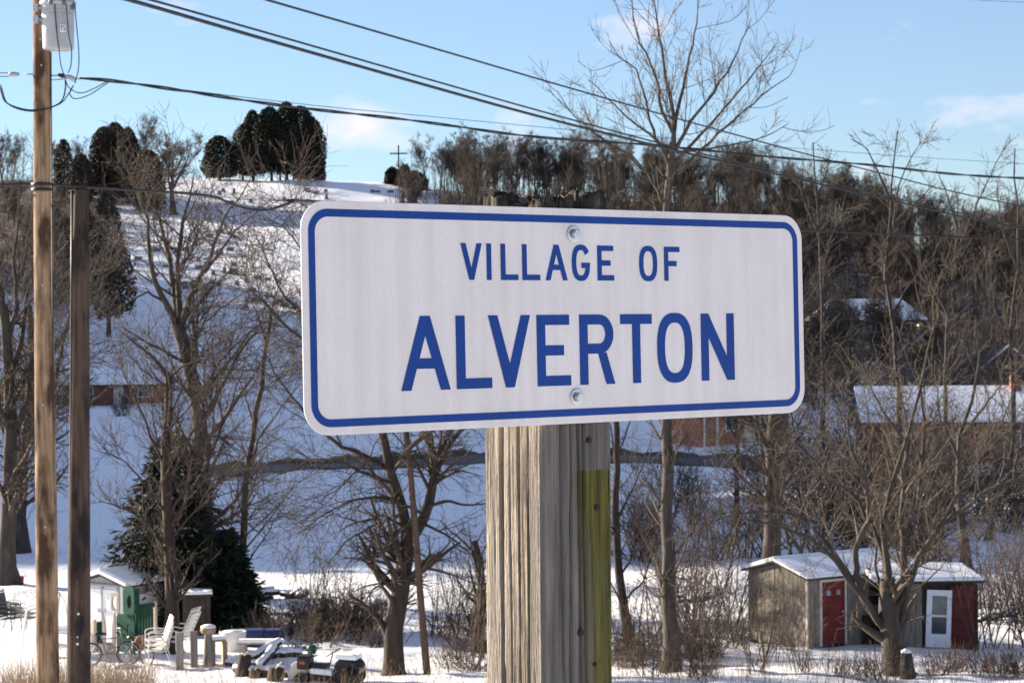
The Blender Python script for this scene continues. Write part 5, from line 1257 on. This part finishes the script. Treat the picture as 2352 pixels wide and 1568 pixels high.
# double-trunked tree under the left half of the sign
D = 54; b = base_of(898, D)
tr = [tuple(b)] + LP([(905, 1450), (922, 1340), (936, 1250), (940, 1220)], D)
lim = [(tr, .27, .20),
       (LP([(938, 1240), (918, 1150), (895, 1080), (880, 1010), (872, 950), (850, 860), (820, 760)], D, D - .5), .16, .06),
       (LP([(942, 1240), (975, 1180), (995, 1110), (1000, 1050), (980, 1000), (965, 950), (950, 850)], D, D + .6), .16, .06),
       (LP([(1000, 1090), (1020, 1040), (1060, 985), (1100, 930), (1140, 860)], D + .4, D + 1), .09, .03),
       (LP([(895, 1080), (850, 1050), (800, 1030), (740, 1000), (690, 930), (640, 870), (600, 800)], D, D - 1.5), .07, .014),
       (LP([(860, 890), (800, 850), (740, 810), (690, 778), (640, 735), (600, 690), (560, 640)], D, D - 1.5), .07, .014),
       (LP([(850, 860), (770, 780), (700, 720), (655, 690), (620, 610), (590, 540)], D, D + 1), .06, .014),
       (LP([(830, 790), (760, 660), (700, 580), (650, 520), (610, 500)], D, D + 1), .05, .012),
       (LP([(918, 1150), (860, 1140), (800, 1150), (740, 1185), (690, 1220)], D, D - 1.5), .05, .01), (LP([(925, 1180), (850, 1210), (790, 1245), (750, 1300)], D, D - 1.5), .045, .009),
       (LP([(905, 1110), (850, 1090), (780, 1060), (700, 1065), (640, 1090)], D, D - 2), .05, .01), (LP([(930, 1210), (880, 1180), (830, 1200), (770, 1180), (720, 1190)], D, D - .6), .04, .009),
       (LP([(985, 1160), (1030, 1150), (1070, 1160), (1115, 1155), (1150, 1160)], D, D - .8), .055, .01), (LP([(1005, 1100), (1060, 1080), (1110, 1095)], D, D - .8), .04, .009), (LP([(970, 1200), (1030, 1230), (1080, 1270), (1110, 1330)], D, D - .8), .04, .009)]
hero('forked_tree', 'forked bare tree with drooping side branches below the left half of the sign', b, lim, lv_twigs(D, dens=(2.2, 2.7, 2.3), lmax=(2.5, 1.15, .55), up=-.012, cap=(900, 3200, 6000)), 27, BARK, TWIG)
b = base_of(976, 53.4); t = thing('leaning_pole', 'thin brown wooden pole leaning left in front of the forked tree', 'pole', b)
MB().tube([Vector(p) - b for p in [tuple(b)] + LP([(968, 1400), (955, 1230), (942, 1080), (930, 960)], 53.4)], .10, 10, r1=.075).build('shaft', mat('red_brown_pole', (.085, .055, .042), .9, scale=5, stretch=(1, 1, .2)), t, True)
D = 60; b = base_of(1098, D)
hero('broken_trunk', 'short leaning trunk beside the left edge of the sign post', b, [([tuple(b)] + LP([(1100, 1440), (1106, 1380), (1104, 1300), (1090, 1240)], D), .2, .08), (LP([(1104, 1330), (1085, 1270), (1075, 1200)], D), .05, .01)], lv_twigs(D, dens=(2, 2.4, 2.2), lmax=(1.6, .8, .4), up=.05, cap=(150, 500, 900)), 28)

# right side: slim dark tree, thick trunk behind the shed, the many-limbed tree before it
D = 62; b = base_of(1445, D)
tr = [tuple(b)] + LP([(1432, 1390), (1420, 1280), (1412, 1170), (1416, 1060), (1418, 980), (1410, 900)], D)
hero('slim_tree', 'slim dark tree just right of the sign post', b, [(tr, .15, .08), (LP([(1414, 1200), (1450, 1130), (1480, 1060), (1500, 990)], D, D - 1), .04, .01), (LP([(1425, 1320), (1470, 1250), (1520, 1200)], D, D - 1), .04, .01), (LP([(1430, 1380), (1480, 1330), (1500, 1260), (1490, 1180)], D, D - 1), .04, .01), (LP([(1416, 1240), (1380, 1180), (1370, 1120)], D), .03, .01)],
     lv_twigs(D, dens=(1.5, 2.2, 2.2), lmax=(1.8, .9, .45), up=.08, cap=(350, 1300, 2600)), 29)
D = 76; b = base_of(1772, D)
tr = [tuple(b)] + LP([(1773, 1250), (1774, 1150), (1776, 1050), (1778, 960), (1780, 860), (1776, 760)], D)
lim = [(tr, .38, .16), (LP([(1776, 1060), (1740, 980), (1700, 920), (1660, 880)], D, D - 1), .10, .02), (LP([(1778, 1000), (1820, 920), (1870, 860), (1900, 790)], D, D - 1), .11, .02), (LP([(1774, 1150), (1830, 1080), (1870, 1040)], D, D - 1), .05, .012),
       (LP([(1780, 860), (1790, 760), (1800, 660), (1810, 560)], D), .10, .02), (LP([(1773, 1210), (1730, 1140), (1690, 1110), (1650, 1100)], D, D - 1), .05, .01), (LP([(1776, 1100), (1720, 1060), (1680, 1030)], D, D - 1), .05, .01)]
hero('maple_tree', 'thick grey trunk rising behind the left end of the grey shed', b, lim, lv_twigs(D, dens=(1.6, 2.4, 2.2), lmax=(2.4, 1.2, .6), up=.02, minr=.008, cap=(700, 2600, 4800)), 30, BARKG, TWIG)
D = 53; b = base_of(2058, D)
tr = [tuple(b)] + LP([(2056, 1500), (2050, 1450), (2040, 1400), (2040, 1330)], D)
lim = [(tr, .40, .20),
       (LP([(2030, 1440), (1990, 1380), (1950, 1329), (1907, 1270), (1854, 1234), (1789, 1207), (1723, 1194)], D, D - 1.6), .10, .02),
       (LP([(1965, 1345), (1937, 1300), (1884, 1227), (1848, 1191), (1795, 1174), (1723, 1178), (1660, 1185)], D, D - 1), .08, .015),
       (LP([(2020, 1430), (1980, 1370), (1967, 1323), (1965, 1257), (1983, 1217), (1996, 1194)], D, D - .5), .10, .07),
       (LP([(1996, 1194), (1993, 1118), (1986, 1089), (1963, 1046), (1950, 993), (1947, 924), (1901, 891), (1855, 874)], D - .5, D - 1.5), .065, .012),
       (LP([(2040, 1340), (2032, 1283), (2000, 1201), (1967, 1145), (1907, 1092), (1845, 1033), (1800, 990)], D, D + .8), .085, .015),
       (LP([(2042, 1330), (2031, 1257), (2031, 1158), (2052, 1099), (2079, 1010), (2098, 937), (2115, 884), (2130, 800), (2160, 720)], D, D + .6), .10, .015),
       (LP([(2050, 1430), (2089, 1346), (2105, 1286), (2161, 1204), (2210, 1168), (2263, 1128), (2352, 1089), (2420, 1070)], D, D - 1.5), .11, .02),
       (LP([(2161, 1204), (2200, 1130), (2250, 1060), (2290, 990), (2330, 900)], D - .8, D), .05, .012),
       (LP([(2115, 890), (2150, 870), (2185, 885)], D + .5, D), .03, .008), (LP([(2079, 1010), (2030, 950), (2000, 890), (1985, 820)], D + .4, D), .045, .01),
       (LP([(2060, 1480), (2075, 1420), (2085, 1350), (2082, 1300)], D, D - .4), .09, .04), (LP([(2040, 1420), (2010, 1300), (2015, 1230), (2050, 1170)], D, D + 1), .06, .012), (LP([(2056, 1460), (2075, 1310), (2068, 1190), (2080, 1076), (2085, 980)], D + .3, D + 1.5), .13, .06)]
hero('willow_tree', 'many-limbed bare tree spreading in front of the grey shed', b, lim, lv_twigs(D, dens=(1.6, 1.9, 1.8), lmax=(1.9, .9, .45), up=.05, cap=(1100, 3800, 7000)), 31, BARKG, TWIGG)
b = G(2086, 1556); t = thing('cut_stump', 'sawn stump capped with snow at the foot of the many-limbed tree', 'stump', b)
MB().tube([(0, 0, -.2), (-.02, .02, .3), (-.04, .02, .62)], [.24, .17, .13], 12).build('stem', BARKG, t, True); MB().lathe([(.13, 0), (.13, .04), (.05, .09), (.01, .1)], (-.04, .02, .62), 12).build('snow_cap', SNOWC, t, True)
# middle distance trees on the right
MID = [(2062, 112, [(2066, 980), (2064, 860), (2049, 724), (2039, 678), (2030, 600), (2039, 546), (2050, 460), (2056, 345), (2060, 300)], [[(2046, 560), (2065, 418), (2090, 370), (2115, 322)], [(2035, 650), (2013, 642), (1977, 612), (1950, 590)], [(2050, 470), (2020, 400), (1990, 340), (1960, 325)], [(2045, 520), (2100, 470), (2150, 420)], [(2049, 724), (2090, 650), (2130, 600)]], 'thin bare tree reaching above the wood right of the sign', .22),
       (1888, 108, [(1890, 940), (1888, 800), (1887, 668), (1882, 526), (1876, 440), (1870, 330)], [[(1884, 600), (1920, 520), (1950, 470)], [(1882, 540), (1850, 470), (1830, 400)], [(1878, 450), (1900, 390), (1910, 340)]], 'bare tree close behind the right edge of the sign', .18),
       (2170, 120, [(2172, 980), (2172, 820), (2180, 700), (2197, 559), (2200, 450)], [[(2190, 600), (2230, 500), (2290, 371), (2320, 310)], [(2176, 720), (2120, 620), (2090, 540)], [(2198, 520), (2170, 430), (2150, 390)], [(2180, 690), (2230, 620), (2280, 580)]], 'bare tree before the hill house forking toward the right', .18),
       (2330, 100, [(2325, 1040), (2330, 900), (2318, 780), (2340, 640), (2335, 480), (2330, 340)], [[(2325, 800), (2280, 700), (2250, 620)], [(2338, 620), (2300, 520), (2290, 430)], [(2320, 850), (2365, 760), (2390, 650)]], 'bare tree standing at the right picture edge', .18),
       (2215, 82, [(2215, 1240), (2200, 1130), (2205, 1000), (2240, 900), (2250, 800)], [[(2205, 1060), (2160, 960), (2150, 880)], [(2210, 1000), (2270, 920), (2310, 870)]], 'bare tree with a wide foot beyond the lean-to', .22),
       (2118, 84, [(2116, 1300), (2112, 1180), (2118, 1060), (2124, 960), (2110, 860)], [[(2114, 1160), (2160, 1060), (2180, 980)], [(2118, 1060), (2080, 960), (2060, 880)]], 'grey trunk directly behind the many-limbed tree', .22),
       (1690, 100, [(1692, 1130), (1694, 1000), (1690, 900), (1684, 780)], [[(1694, 1010), (1650, 940), (1620, 900)], [(1692, 960), (1730, 900), (1760, 850)]], 'bare tree in front of the orange brick house', .16)]
for i, (px, d, seq, br, lab, r0) in enumerate(MID):
    b = base_of(px, d); lim = [([tuple(b)] + LP(seq, d), r0, .03)] + [(LP(q, d, d + random.uniform(-2, 2)), r0 * .4, .015) for q in br]
    hero('bare_tree', lab, b, lim, lv_twigs(d, dens=(1.3, 1.8, 1.6), lmax=(1.3, .8, .45), up=.03, minr=.010, cap=(500, 1900, 3500)), 40 + i, BARKG, TWIGG, 'bare trees in the middle distance')

# ------------------------------------------------------------------ evergreens
def spruce(px, d, label, h, rbase, seed):
    b = base_of(px, d); t = thing('spruce_tree', label, 'tree', b); r = np.random.default_rng(seed)
    MB().tube([(0, 0, -.2), (0, 0, h * .5), (0, 0, h)], [.16, .09, .01], 8).build('trunk', BARK, t, True)
    nb = 900; z = h * (1 - r.uniform(0, 1, nb) ** .62 * .985); az = r.uniform(0, 6.283, nb)
    ln = rbase * (1 - z / h) ** .62 * r.uniform(.72, 1.12, nb) + .12
    V = []; C = []; n = 26
    s = np.linspace(.08, 1, n)
    pr = ln[:, None] * s[None]; droop = -.32 * pr ** 1.15 + .16 * (s[None] ** 4) * ln[:, None]
    cx = pr * np.cos(az)[:, None]; cy = pr * np.sin(az)[:, None]; cz = z[:, None] + droop
    c = np.stack([cx, cy, cz], -1); wide = (.26 * (1 - .6 * s))[None, :, None] * ln[:, None, None] * .55
    side = np.stack([-np.sin(az), np.cos(az), np.zeros(nb)], -1)[:, None, :]
    c = (c + side * wide * r.uniform(-1, 1, (nb, n, 1)) + r.normal(0, .03, c.shape)).reshape(-1, 3)
    N_ = len(c); dirs = np.repeat(np.stack([np.cos(az), np.sin(az), np.full(nb, -.35)], -1), n, 0) + r.normal(0, .45, (N_, 3)); dirs = nrm(dirs)
    sd = nrm(np.cross(dirs, r.normal(size=(N_, 3)))); L_ = r.uniform(.16, .34, (N_, 1)); W_ = r.uniform(.022, .05, (N_, 1))
    Vv = np.stack([c - sd * W_, c + dirs * L_ * .5 - sd * W_ * .8 + [0, 0, -.02], c + dirs * L_, c + sd * W_ + dirs * L_ * .3], 1).reshape(-1, 3)
    link('crown', mesh_np('spruce_crown', Vv, [np.arange(N_ * 4).reshape(-1, 4)], SPRUCE), t)
spruce(392, 67, 'broad dark spruce behind the white garden shed', 6.3, 2.55, 5)
spruce(512, 65.5, 'lower dark spruce bough mass at the right foot of the broad spruce', 3.3, 1.35, 6)

def cedar(px, pyb, w_px, top_py, label, seed, m=CEDAR, n=5200, size=.42, lobes=((0, 0, 1, 1),), trunks=None, h0=.12, d=None, pw=1.6):
    b = GD(px, d) if d else G(px, pyb); dd = (b - CAM).dot(FWD); s = dd / FPX; h = (P(px, top_py, dd).z - b.z)
    cr_ = []
    for i, (dx, dy, hs, ws) in enumerate(lobes):
        cr_.append((dx, dy, ovoid_crown(seed + i, h * h0 * (.8 + .4 * ((i * 7) % 3) / 2), h * hs, w_px * s / 2 * ws * 1.05, int(n * ws * hs * 1.8), size, pw)))
    return evergreen('cedar_tree', label, b - Vector((0, 0, .2)), cr_, .35, h * .5, m, 'evergreens on the hill', trunks)
cedar(508, 392, 78, 311, 'small round evergreen left of the big cedar clump on the hilltop', 1, n=4200, h0=.10, d=424)
cedar(585, 400, 78, 252, 'left evergreen of the cedar clump on the hilltop', 3, lobes=((0, 0, 1, .72), (-1.6, .5, .82, .8), (2.6, -1, .96, .85)), trunks=((0, 0, 1), (-2.2, 1, .8)), n=5200, d=423)
cedar(662, 404, 100, 233, 'tallest middle evergreen of the cedar clump on the hilltop', 7, lobes=((0, 0, 1, .66), (-3.4, .5, .94, .85), (2.8, -.5, .94, .9), (5.0, .6, .80, .65)), trunks=((0, 0, 1.1), (-3, 0, .9), (2.6, 0, 1), (-1.2, -1, .7), (1.2, 1.5, .7)), n=6200, d=421)
cedar(712, 404, 64, 300, 'lower right evergreen of the cedar clump on the hilltop', 12, lobes=((0, 0, 1, 1), (-1.6, 1, 1.1, .6)), n=4400, d=424, h0=.06)
cedar(738, 404, 26, 380, 'low round bush right of the cedar clump', 15, n=900, h0=.0, d=428)
cedar(243, 470, 70, 290, 'left peak of the three-topped evergreens on the left hilltop', 17, m=CEDARB, n=5200, d=392)
cedar(268, 470, 74, 281, 'middle peak of the three-topped evergreens on the left hilltop', 19, m=CEDARB, n=5200, d=396)
cedar(298, 470, 66, 292, 'right peak of the three-topped evergreens on the left hilltop', 23, m=CEDARB, n=5200, d=389)
cedar(345, 470, 80, 345, 'wide low evergreen right of the three-topped evergreens', 25, m=CEDARB, n=4200, d=380, h0=.05)
cedar(150, 470, 44, 318, 'thin ragged evergreen between the pale pole and the three peaks', 27, m=CEDARB, n=1500, d=396)
cedar(190, 480, 54, 352, 'low brownish evergreen behind the dark pole top', 29, m=CEDARB, n=2600, d=385)
cedar(250, 775, 96, 430, 'brownish evergreen standing alone on the slope right of the dark pole', 31, m=CEDARB, n=1500, size=.5, lobes=((0, 0, 1, .75), (1.4, 0, .62, .8)), h0=.18)
cedar(195, 720, 80, 470, 'dark evergreen behind the dark pole on the slope', 35, m=CEDARB, n=1300, size=.5, h0=.1)
cedar(905, 415, 38, 384, 'low dark juniper bush left of the cross', 37, n=1600, d=426, h0=0)
cedar(933, 418, 42, 378, 'pointed dark juniper at the foot of the cross', 39, n=2000, d=424, h0=0, pw=.9)
cedar(955, 425, 60, 392, 'wide low juniper right of the cross', 41, n=2200, d=420, h0=0)

# ------------------------------------------------------------------ woods: one mesh set per kind, copied tree by tree
KINDS = []
for i, (h, fork, spread, up, nl) in enumerate(((14, .14, 30, .10, 11), (12, .10, 36, .10, 12), (16, .24, 26, .10, 10), (11, .08, 34, .10, 12), (13, .22, 40, .09, 10), (15, .18, 22, .10, 10))):
    g = gen_tree(100 + i, h, .20, fork, spread, nl + 3, up, minr=.017, cap=5200, lr0=.92, lr3=1.05, trunk_frac=.62)
    KINDS.append((h, *tree_meshes('woodland_tree_%d' % i, g, 2, WOODS, WOODS)))
g = gen_tree(133, 18, .6, .3, 42, 14, .10, minr=.035, cap=12000, trunk_frac=.5, lr0=1.15, lr3=.8); KINDS.append((18, *tree_meshes('oak', g, 2, WOODS, WOODS)))
def wood_tree(x, y, h, kind, label, group, rz):
    hh, tm, cm = KINDS[kind]; z = float(H(x, y)); s = h / hh
    t = thing('bare_tree', label, 'tree', (x, y, z - .3), rz, group); t.scale = (s, s, s)
    link('trunk', tm, t); link('crown', cm, t)
r = random.Random(11)
HOUSES = [(hb.location, 11), (hd.location, 15), (hc.location, 10), (hl.location, 16), (ha.location, 10)]
def clear(p):
    return all((Vector((p.x, p.y, 0)) - Vector((h.x, h.y, 0))).length > rr for h, rr in HOUSES)
n = 0
while n < 215:
    px = r.uniform(900, 2420); d = r.uniform(255, 468) if px < 1800 else r.uniform(300, 468)
    if d > 405 and px < 1010: continue
    p = GD(px, d)
    if not clear(p): continue
    h = r.uniform(10.5, 16.5) * (1.0 if px > 1050 else .8)
    if px < 980 and h > 10: h = 9
    wood_tree(p.x, p.y, h, r.randrange(6), 'leafless brown tree in the wood covering the right-hand hillside', 'trees of the hillside wood', r.uniform(0, 6.28)); n += 1
for (px, d, h, k, lab) in ((402, 376, 19.5, 6, 'large bare tree with a stout trunk on the cemetery slope'), (985, 412, 13.5, 5, 'tall slender bare tree right of the cross'), (1040, 405, 11.5, 2, 'second slender bare tree right of the cross'), (1870, 385, 15, 4, 'round-crowned bare tree on the ridge right of the tall fan tree'), (2310, 330, 17, 1, 'broad bare tree on the skyline at the right edge'),
                       (330, 405, 16, 2, 'pale thin bare tree behind the three-topped evergreens'), (555, 432, 11, 5, 'faint bare tree left of the cedar clump')):
    p = GD(px, d); wood_tree(p.x, p.y, h, k, lab, None, r.uniform(0, 6.28))
n = 0
while n < 32:
    px = r.uniform(-60, 235); d = r.uniform(300, 430); p = GD(px, d)
    wood_tree(p.x, p.y, r.uniform(7, 12), r.randrange(6), 'leafless brown tree in the wood at the left edge of the hill', 'trees of the left wood', r.uniform(0, 6.28)); n += 1
for i in range(12):  # trees added on the sun side so their shade falls on the roof
    x = hc.location.x - r.uniform(7, 26); y = hc.location.y + r.uniform(-2, 22)
    wood_tree(x, y, r.uniform(10, 14), r.randrange(6), 'leafless tree close left of the dark brown gabled house', 'trees left of the gabled house', r.uniform(0, 6.28))
# a belt of trees along the out-of-frame spur
for i in range(22):
    x = r.uniform(-190, -116); y = r.uniform(135, 330)
    wood_tree(x, y, r.uniform(8, 13), r.randrange(6), 'leafless tree on the wooded spur left of the picture', 'trees on the left spur', r.uniform(0, 6.28))

# ------------------------------------------------------------------ shrubs, thickets, weeds
def shrub_mesh(seed, h, stems, spread, minr, mt, cap=1600):
    rr = np.random.default_rng(seed); n = 8; p0 = np.stack([rr.normal(0, .25 * spread, stems), rr.normal(0, .25 * spread, stems), np.full(stems, -.1)], 1)
    D0 = nrm(np.stack([rr.normal(0, spread * .55, stems), rr.normal(0, spread * .55, stems), np.ones(stems)], 1))
    pts, rad = growpoly(rr, p0, D0, h * rr.uniform(.6, 1.1, stems), np.full(stems, minr * 2.6), dict(steps=n, jit=.06, up=.02, minr=minr))
    lv = [dict(dens=3.2 / max(h, 1) * 1.6, t0=.1, t1=1, ang=38, angv=12, lr=.5, fall=.4, steps=5, jit=.1, up=.04, k=3, rr=.6, minr=minr, cap=cap // 3), dict(n=5, t0=.1, t1=1, ang=40, angv=14, lr=.5, fall=.3, steps=3, jit=.12, up=.02, k=3, rr=.7, minr=minr * .8, cap=cap)]
    g = grow_from(seed, pts, rad, lv, 5); V, Q = tubes(g); return mesh_np('shrub_%d' % seed, V, Q, mt)
SH = [shrub_mesh(200 + i, h, st, sp, .006, SHRUB) for i, (h, st, sp) in enumerate(((2.2, 9, .7), (1.5, 14, 1.0), (3.2, 6, .5), (1.1, 20, 1.3)))]
SHB = [shrub_mesh(210 + i, h, st, sp, .014, TWIGG, 1500) for i, (h, st, sp) in enumerate(((4, 8, .8), (3, 12, 1.1)))]
def shrub(px, py, k, s, label, group, big=False, d=None):
    b = GD(px, d) if d else G(px, py)
    o = link('shrub', (SHB if big else SH)[k], None, b, (0, 0, r.uniform(0, 6.28))); o.scale = (s, s, s); tag(o, label, 'shrub', group)
def scatter(x0, x1, y0, y1, n, ks, s0, s1, label, group):
    for _ in range(n): shrub(r.uniform(x0, x1), min(r.uniform(y0, y1), 1562), r.choice(ks), r.uniform(s0, s1), label, group)
scatter(620, 880, 1425, 1490, 26, (1, 3, 3), .7, 1.2, 'tangled reddish brown bush in the thicket between the spruce and the forked tree', 'thicket left of the forked tree')
scatter(660, 800, 1440, 1500, 5, (2, 2, 0), .9, 1.2, 'tall thin shoots rising from the thicket left of the forked tree', 'tall shoots in the thicket')
scatter(985, 1112, 1440, 1545, 16, (0, 1, 2), .7, 1.2, 'brown leafless bush between the forked tree and the sign post', 'bushes left of the sign post')
scatter(1405, 1690, 1470, 1560, 30, (0, 1, 3, 3), .5, 1.0, 'brown leafless bush between the sign post and the grey shed', 'bushes right of the sign post')
scatter(1700, 1880, 1515, 1560, 5, (2, 0, 2), .7, 1.0, 'tall thin-stemmed bush in front of the grey shed gable', 'bushes before the shed gable')
scatter(1880, 2352, 1535, 1562, 16, (3, 1, 3), .45, .9, 'low brown bush on the snow in front of the shed', 'low bushes before the shed')
scatter(2260, 2400, 1380, 1470, 12, (0, 2, 1), .9, 1.4, 'leafless bush right of the lean-to', 'bushes right of the lean-to')
for i in range(62):
    px = r.uniform(1430, 2400) if i < 34 else r.uniform(1820, 2420); d = r.uniform(84, 118)
    shrub(px, 0, r.randrange(2), r.uniform(.7, 1.2) if i < 34 else r.uniform(1.1, 1.9), 'grey brown bush on the field below the road at right', 'bushes below the road', True, d)
for i in range(60):
    px = r.uniform(1850, 2420); d = r.uniform(150, 285); p = GD(px, d)
    if not clear(p): continue
    shrub(px, 0, r.randrange(2), r.uniform(1.0, 2.0), 'grey brown bush among the houses on the right hillside', 'bushes among the hillside houses', True, d)
def undergrowth():
    rr = np.random.default_rng(77); B = []
    while len(B) < 300:
        px = rr.uniform(930, 2440); d = rr.uniform(245, 432); p = GD(px, d)
        if clear(p): B.append(tuple(p))
    for _ in range(80):
        p = GD(rr.uniform(-60, 250), rr.uniform(295, 425)); B.append(tuple(p))
    B = np.repeat(np.array(B), 30, 0); n = len(B); B = B + np.stack([rr.normal(0, 1.3, n), rr.normal(0, 1.3, n), np.full(n, -.3)], 1)
    Dd = nrm(np.stack([rr.normal(0, .45, n), rr.normal(0, .45, n), np.ones(n)], 1))
    p, rad = growpoly(rr, B, Dd, rr.uniform(1.5, 4.5, n), np.full(n, .035), dict(steps=3, jit=.2, up=0, minr=.018))
    V, Q = tubes([(p, rad, 3)])
    tag(link('undergrowth', mesh_np('undergrowth', V, Q, WOODS)), 'brown undergrowth filling the woods on both hillsides', 'undergrowth', kind='stuff')
undergrowth()
def far_stems():
    rr = np.random.default_rng(78); B = []; Ls = []
    while len(B) < 1350:
        px = rr.uniform(900, 2450); d = rr.uniform(262, 472); p = GD(px, d)
        if clear(p) and not (px < 1000 and d > 400): B.append((p.x, p.y, p.z - .3)); Ls.append(rr.uniform(6, 14) * (.75 if px < 1050 else 1))
    for _ in range(150):
        p = GD(rr.uniform(-60, 250), rr.uniform(300, 428)); B.append((p.x, p.y, p.z - .3)); Ls.append(rr.uniform(5, 9))
    B = np.array(B); n = len(B); Dd = nrm(np.stack([rr.normal(0, .07, n), rr.normal(0, .07, n), np.ones(n)], 1))
    p, rad = growpoly(rr, B, Dd, np.array(Ls), rr.uniform(.05, .12, n), dict(steps=5, jit=.035, up=.02, minr=.03))
    g = grow_from(5, p, rad, [dict(n=11, t0=.3, t1=1, ang=34, angv=10, lr=.34, fall=.5, steps=3, jit=.1, up=.10, k=3, rr=.5, minr=.022)], 4)
    V, Q = tubes(g)
    tag(link('distant_saplings', mesh_np('distant_saplings', V, Q, WOODS)), 'mass of thin leafless stems between the trees of both hillside woods', 'saplings', kind='stuff')
far_stems()
for i, px in enumerate(np.linspace(2130, 2360, 7)):
    shrub(px + r.uniform(-12, 12), 1500, 2, r.uniform(1.0, 1.6), 'thin upright sapling right of the white storm door', 'saplings right of the storm door', False, r.uniform(56, 70))
for i in range(4):
    shrub(r.uniform(195, 365), 0, r.randrange(2), r.uniform(.8, 1.3), 'grey brown bush in front of the red bungalow', 'bushes before the bungalow', True, r.uniform(204, 219))
for i in range(14):
    shrub(r.uniform(1420, 1700), 1450, 2, r.uniform(.9, 1.6), 'thin upright sapling left of the grey shed', 'saplings left of the grey shed', False, r.uniform(56, 72))
def weeds():
    rr = np.random.default_rng(9); pts = []; 
    N_ = 3900
    px = np.concatenate([rr.uniform(-10, 345, 1900), rr.uniform(345, 1120, 800), rr.uniform(1400, 2360, 1200)])
    B = []
    for i in range(N_):
        d = rr.uniform(46.5, 53.5) if px[i] < 345 else rr.uniform(47, 56); b = GD(px[i], d); B.append((b.x, b.y, b.z - .03))
    B = np.array(B); n = 4; L_ = rr.uniform(.2, .95, N_) * np.where(px < 345, 1.0, .75)
    Dd = nrm(np.stack([rr.normal(0, .25, N_), rr.normal(0, .25, N_), np.ones(N_)], 1))
    p, rad = growpoly(rr, B, Dd, L_, np.full(N_, .0055), dict(steps=n, jit=.12, up=-.03, minr=.004))
    f = 2600; fb = []
    for i in range(f):
        q = GD(rr.uniform(-20, 2380), 60 + 78 * rr.uniform() ** 1.3); fb.append((q.x, q.y, q.z - .02))
    p2, rad2 = growpoly(rr, np.array(fb), nrm(np.stack([rr.normal(0, .4, f), rr.normal(0, .4, f), np.ones(f)], 1)), rr.uniform(.12, .5, f), np.full(f, .008), dict(steps=2, jit=.15, up=0, minr=.006))
    V, Q = tubes([(p, rad, 3), (p2, rad2, 3)])
    tag(link('dry_weeds', mesh_np('dry_weeds', V, Q, GRASSM)), 'dry brown weeds poking through the snow along the bottom edge and in the fields', 'weeds', kind='stuff')
weeds()
def debris():
    for (px, py, lab, n, w, sd) in ((1592, 1386, 'snow-dusted log pile on the white field left of the grey shed', 7, 1.0, 3), (2290, 1425, 'snow-dusted pile of branches right of the lean-to', 9, 1.3, 5), (630, 1375, 'snow-covered heap of rubble and boards right of the spruce', 20, 2.0, 8), (850, 1400, 'dark snow-dusted rubble heap left of the forked tree', 7, .9, 9)):
        b = G(px, py); t = thing('debris_pile', lab, 'debris pile', b); q = random.Random(sd)
        for i in range(n):
            x = q.uniform(-w / 2, w / 2); y = q.uniform(-.4, .4); a = q.uniform(-.5, .5); l = q.uniform(.3, .8); zz = q.uniform(.05, .35)
            v = Vector((math.cos(a) * l, math.sin(a) * l * .6, q.uniform(-.12, .2))); c = Vector((x, y, zz)); rr = q.uniform(.05, .1) * (1.25 if n > 12 else 1)
            MB().tube([c - v / 2, c, c + v / 2], rr, 7).build('branch', BARK, t, True)
            MB().tube([c - v / 2 + Vector((0, 0, rr * .6)), c + Vector((0, 0, rr * .75)), c + v / 2 + Vector((0, 0, rr * .6))], [rr * .7, rr * .95, rr * .7], 7).build('snow_cap', SNOWC, t, True)
debris()
